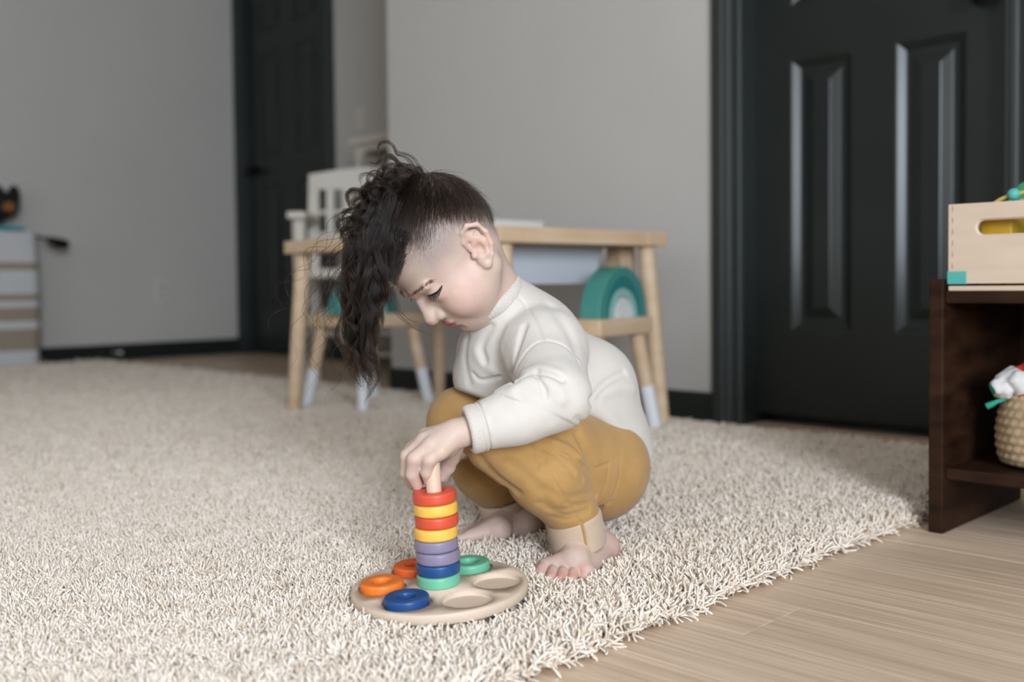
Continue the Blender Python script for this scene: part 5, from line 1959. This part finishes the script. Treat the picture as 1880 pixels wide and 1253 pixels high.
strand_object('eyelashes', np.array(Sl), np.array([0.00026, 0.0002, 0.00006]), hair_material('lash_hair', (0.008, 0.006, 0.005)))
# eye line: dark wet sliver under each lid
for side in (1, -1):
    m = np.array([1, side, 1])
    pts = [face_world((q + np.array([-0.0004, 0, -0.0008])) * m) for q in el_[::3]]
    rr = [0.0005 + 0.0010 * math.sin(math.pi * i / (len(pts) - 1)) for i in range(len(pts))]
    put(tube('eye', pts, rr, mat('eye_dark', (0.012, 0.008, 0.006), 0.15), None, 10))

# ------------------------------------------------------------------ grow the pile (after everything that presses it down is known)
rp_, rw_, rs_ = rug_points()
h_ = np.ones(len(rp_))
for (cx_, cy_, rad_, soft_, low_) in RUG_PRESS:
    dd = np.hypot(rw_[:, 0] - cx_, rw_[:, 1] - cy_)
    f_ = np.clip((dd - rad_) / max(soft_, 1e-4), 0, 1)
    h_ = np.minimum(h_, low_ + (1 - low_) * f_)
keep = h_ > 0.05
rp_, rw_, rs_, h_ = rp_[keep], rw_[keep], rs_[keep], h_[keep]
nP = len(rp_)
# wind-blown clumping: slow lean field + random
lean_dir = rng.uniform(0, 2 * math.pi, nP)
fld = np.sin(rw_[:, 0] * 71 + 2.1 * np.sin(rw_[:, 1] * 53)) + np.sin(rw_[:, 1] * 83 + 1.7 * np.sin(rw_[:, 0] * 61) + 1)
tilt = np.clip(rng.normal(0.16, 0.20, nP), -0.2, 0.8)
# outward splay along the rug border
rot = np.zeros((nP, 3), np.float32)
lx = tilt * np.cos(lean_dir) + 0.22 * np.cos(fld * 2)
ly = tilt * np.sin(lean_dir) + 0.22 * np.sin(fld * 2)
ed = np.clip(1 - (RUG_A1 - rp_[:, 0]) / 0.03, 0, 1) * 0.85
lx += ed * E1[0]; ly += ed * E1[1]
ed = np.clip(1 - (RUG_B1 - rp_[:, 1]) / 0.02, 0, 1) * 0.55
lx += ed * E2[0]; ly += ed * E2[1]
rot[:, 0] = -ly
rot[:, 1] = lx
rot[:, 2] = 0
pos = np.zeros((nP, 3), np.float32)
pos[:, :2] = rw_
pos[:, 2] = np.where((rp_[:, 0] > RUG_A1 - 0.014) | (rp_[:, 1] > RUG_B1 - 0.012), 0.0025, 0.006)
scl = np.ones((nP, 3), np.float32)
w_ = rng.uniform(0.85, 1.15, nP) * rs_
scl[:, 0] = w_; scl[:, 1] = w_
hz = rng.uniform(0.78, 1.12, nP) * (1 + 0.08 * np.clip(fld, -1, 1))
scl[:, 2] = hz * h_
me = bpy.data.meshes.new('rug_pile')
me.vertices.add(nP)
me.vertices.foreach_set('co', pos.ravel())
for nm, arr, ty in (('rot', rot, 'FLOAT_VECTOR'), ('scl', scl, 'FLOAT_VECTOR')):
    a_ = me.attributes.new(nm, ty, 'POINT'); a_.data.foreach_set('vector', arr.ravel())
a_ = me.attributes.new('spin', 'FLOAT', 'POINT'); a_.data.foreach_set('value', rng.uniform(0, 6.283, nP).astype(np.float32))
a_ = me.attributes.new('tone', 'FLOAT', 'POINT'); a_.data.foreach_set('value', np.clip(rng.normal(0.55, 0.25, nP), 0, 1).astype(np.float32))
a_ = me.attributes.new('pick', 'INT', 'POINT'); a_.data.foreach_set('value', rng.integers(0, 8, nP).astype(np.int32))
pile = bpy.data.objects.new('pile', me); COL.objects.link(pile)
pile.parent = rug
pile.matrix_parent_inverse = Matrix.Rotation(-RZ, 4, 'Z')
pile['kind'] = 'stuff'
me.materials.append(ym)
ng = bpy.data.node_groups.new('grow_pile', 'GeometryNodeTree')
ng.interface.new_socket('Geometry', in_out='INPUT', socket_type='NodeSocketGeometry')
ng.interface.new_socket('Geometry', in_out='OUTPUT', socket_type='NodeSocketGeometry')
gi = ng.nodes.new('NodeGroupInput'); go = ng.nodes.new('NodeGroupOutput')
ci = ng.nodes.new('GeometryNodeCollectionInfo'); ci.inputs['Collection'].default_value = yarn_col
ci.inputs['Separate Children'].default_value = True; ci.inputs['Reset Children'].default_value = True
ip = ng.nodes.new('GeometryNodeInstanceOnPoints'); ip.inputs['Pick Instance'].default_value = True
def nattr(nm, ty):
    n = ng.nodes.new('GeometryNodeInputNamedAttribute'); n.data_type = ty; n.inputs['Name'].default_value = nm
    return n.outputs['Attribute']
ng.links.new(gi.outputs[0], ip.inputs['Points'])
ng.links.new(ci.outputs[0], ip.inputs['Instance'])
ng.links.new(nattr('pick', 'INT'), ip.inputs['Instance Index'])
ng.links.new(nattr('rot', 'FLOAT_VECTOR'), ip.inputs['Rotation'])
ng.links.new(nattr('scl', 'FLOAT_VECTOR'), ip.inputs['Scale'])
ri = ng.nodes.new('GeometryNodeRotateInstances')
cx = ng.nodes.new('ShaderNodeCombineXYZ'); ng.links.new(nattr('spin', 'FLOAT'), cx.inputs[2])
ng.links.new(ip.outputs[0], ri.inputs[0]); ng.links.new(cx.outputs[0], ri.inputs['Rotation'])
ng.links.new(ri.outputs[0], go.inputs[0])
pile.modifiers.new('grow', 'NODES').node_group = ng
print('pile yarn tufts', nP)
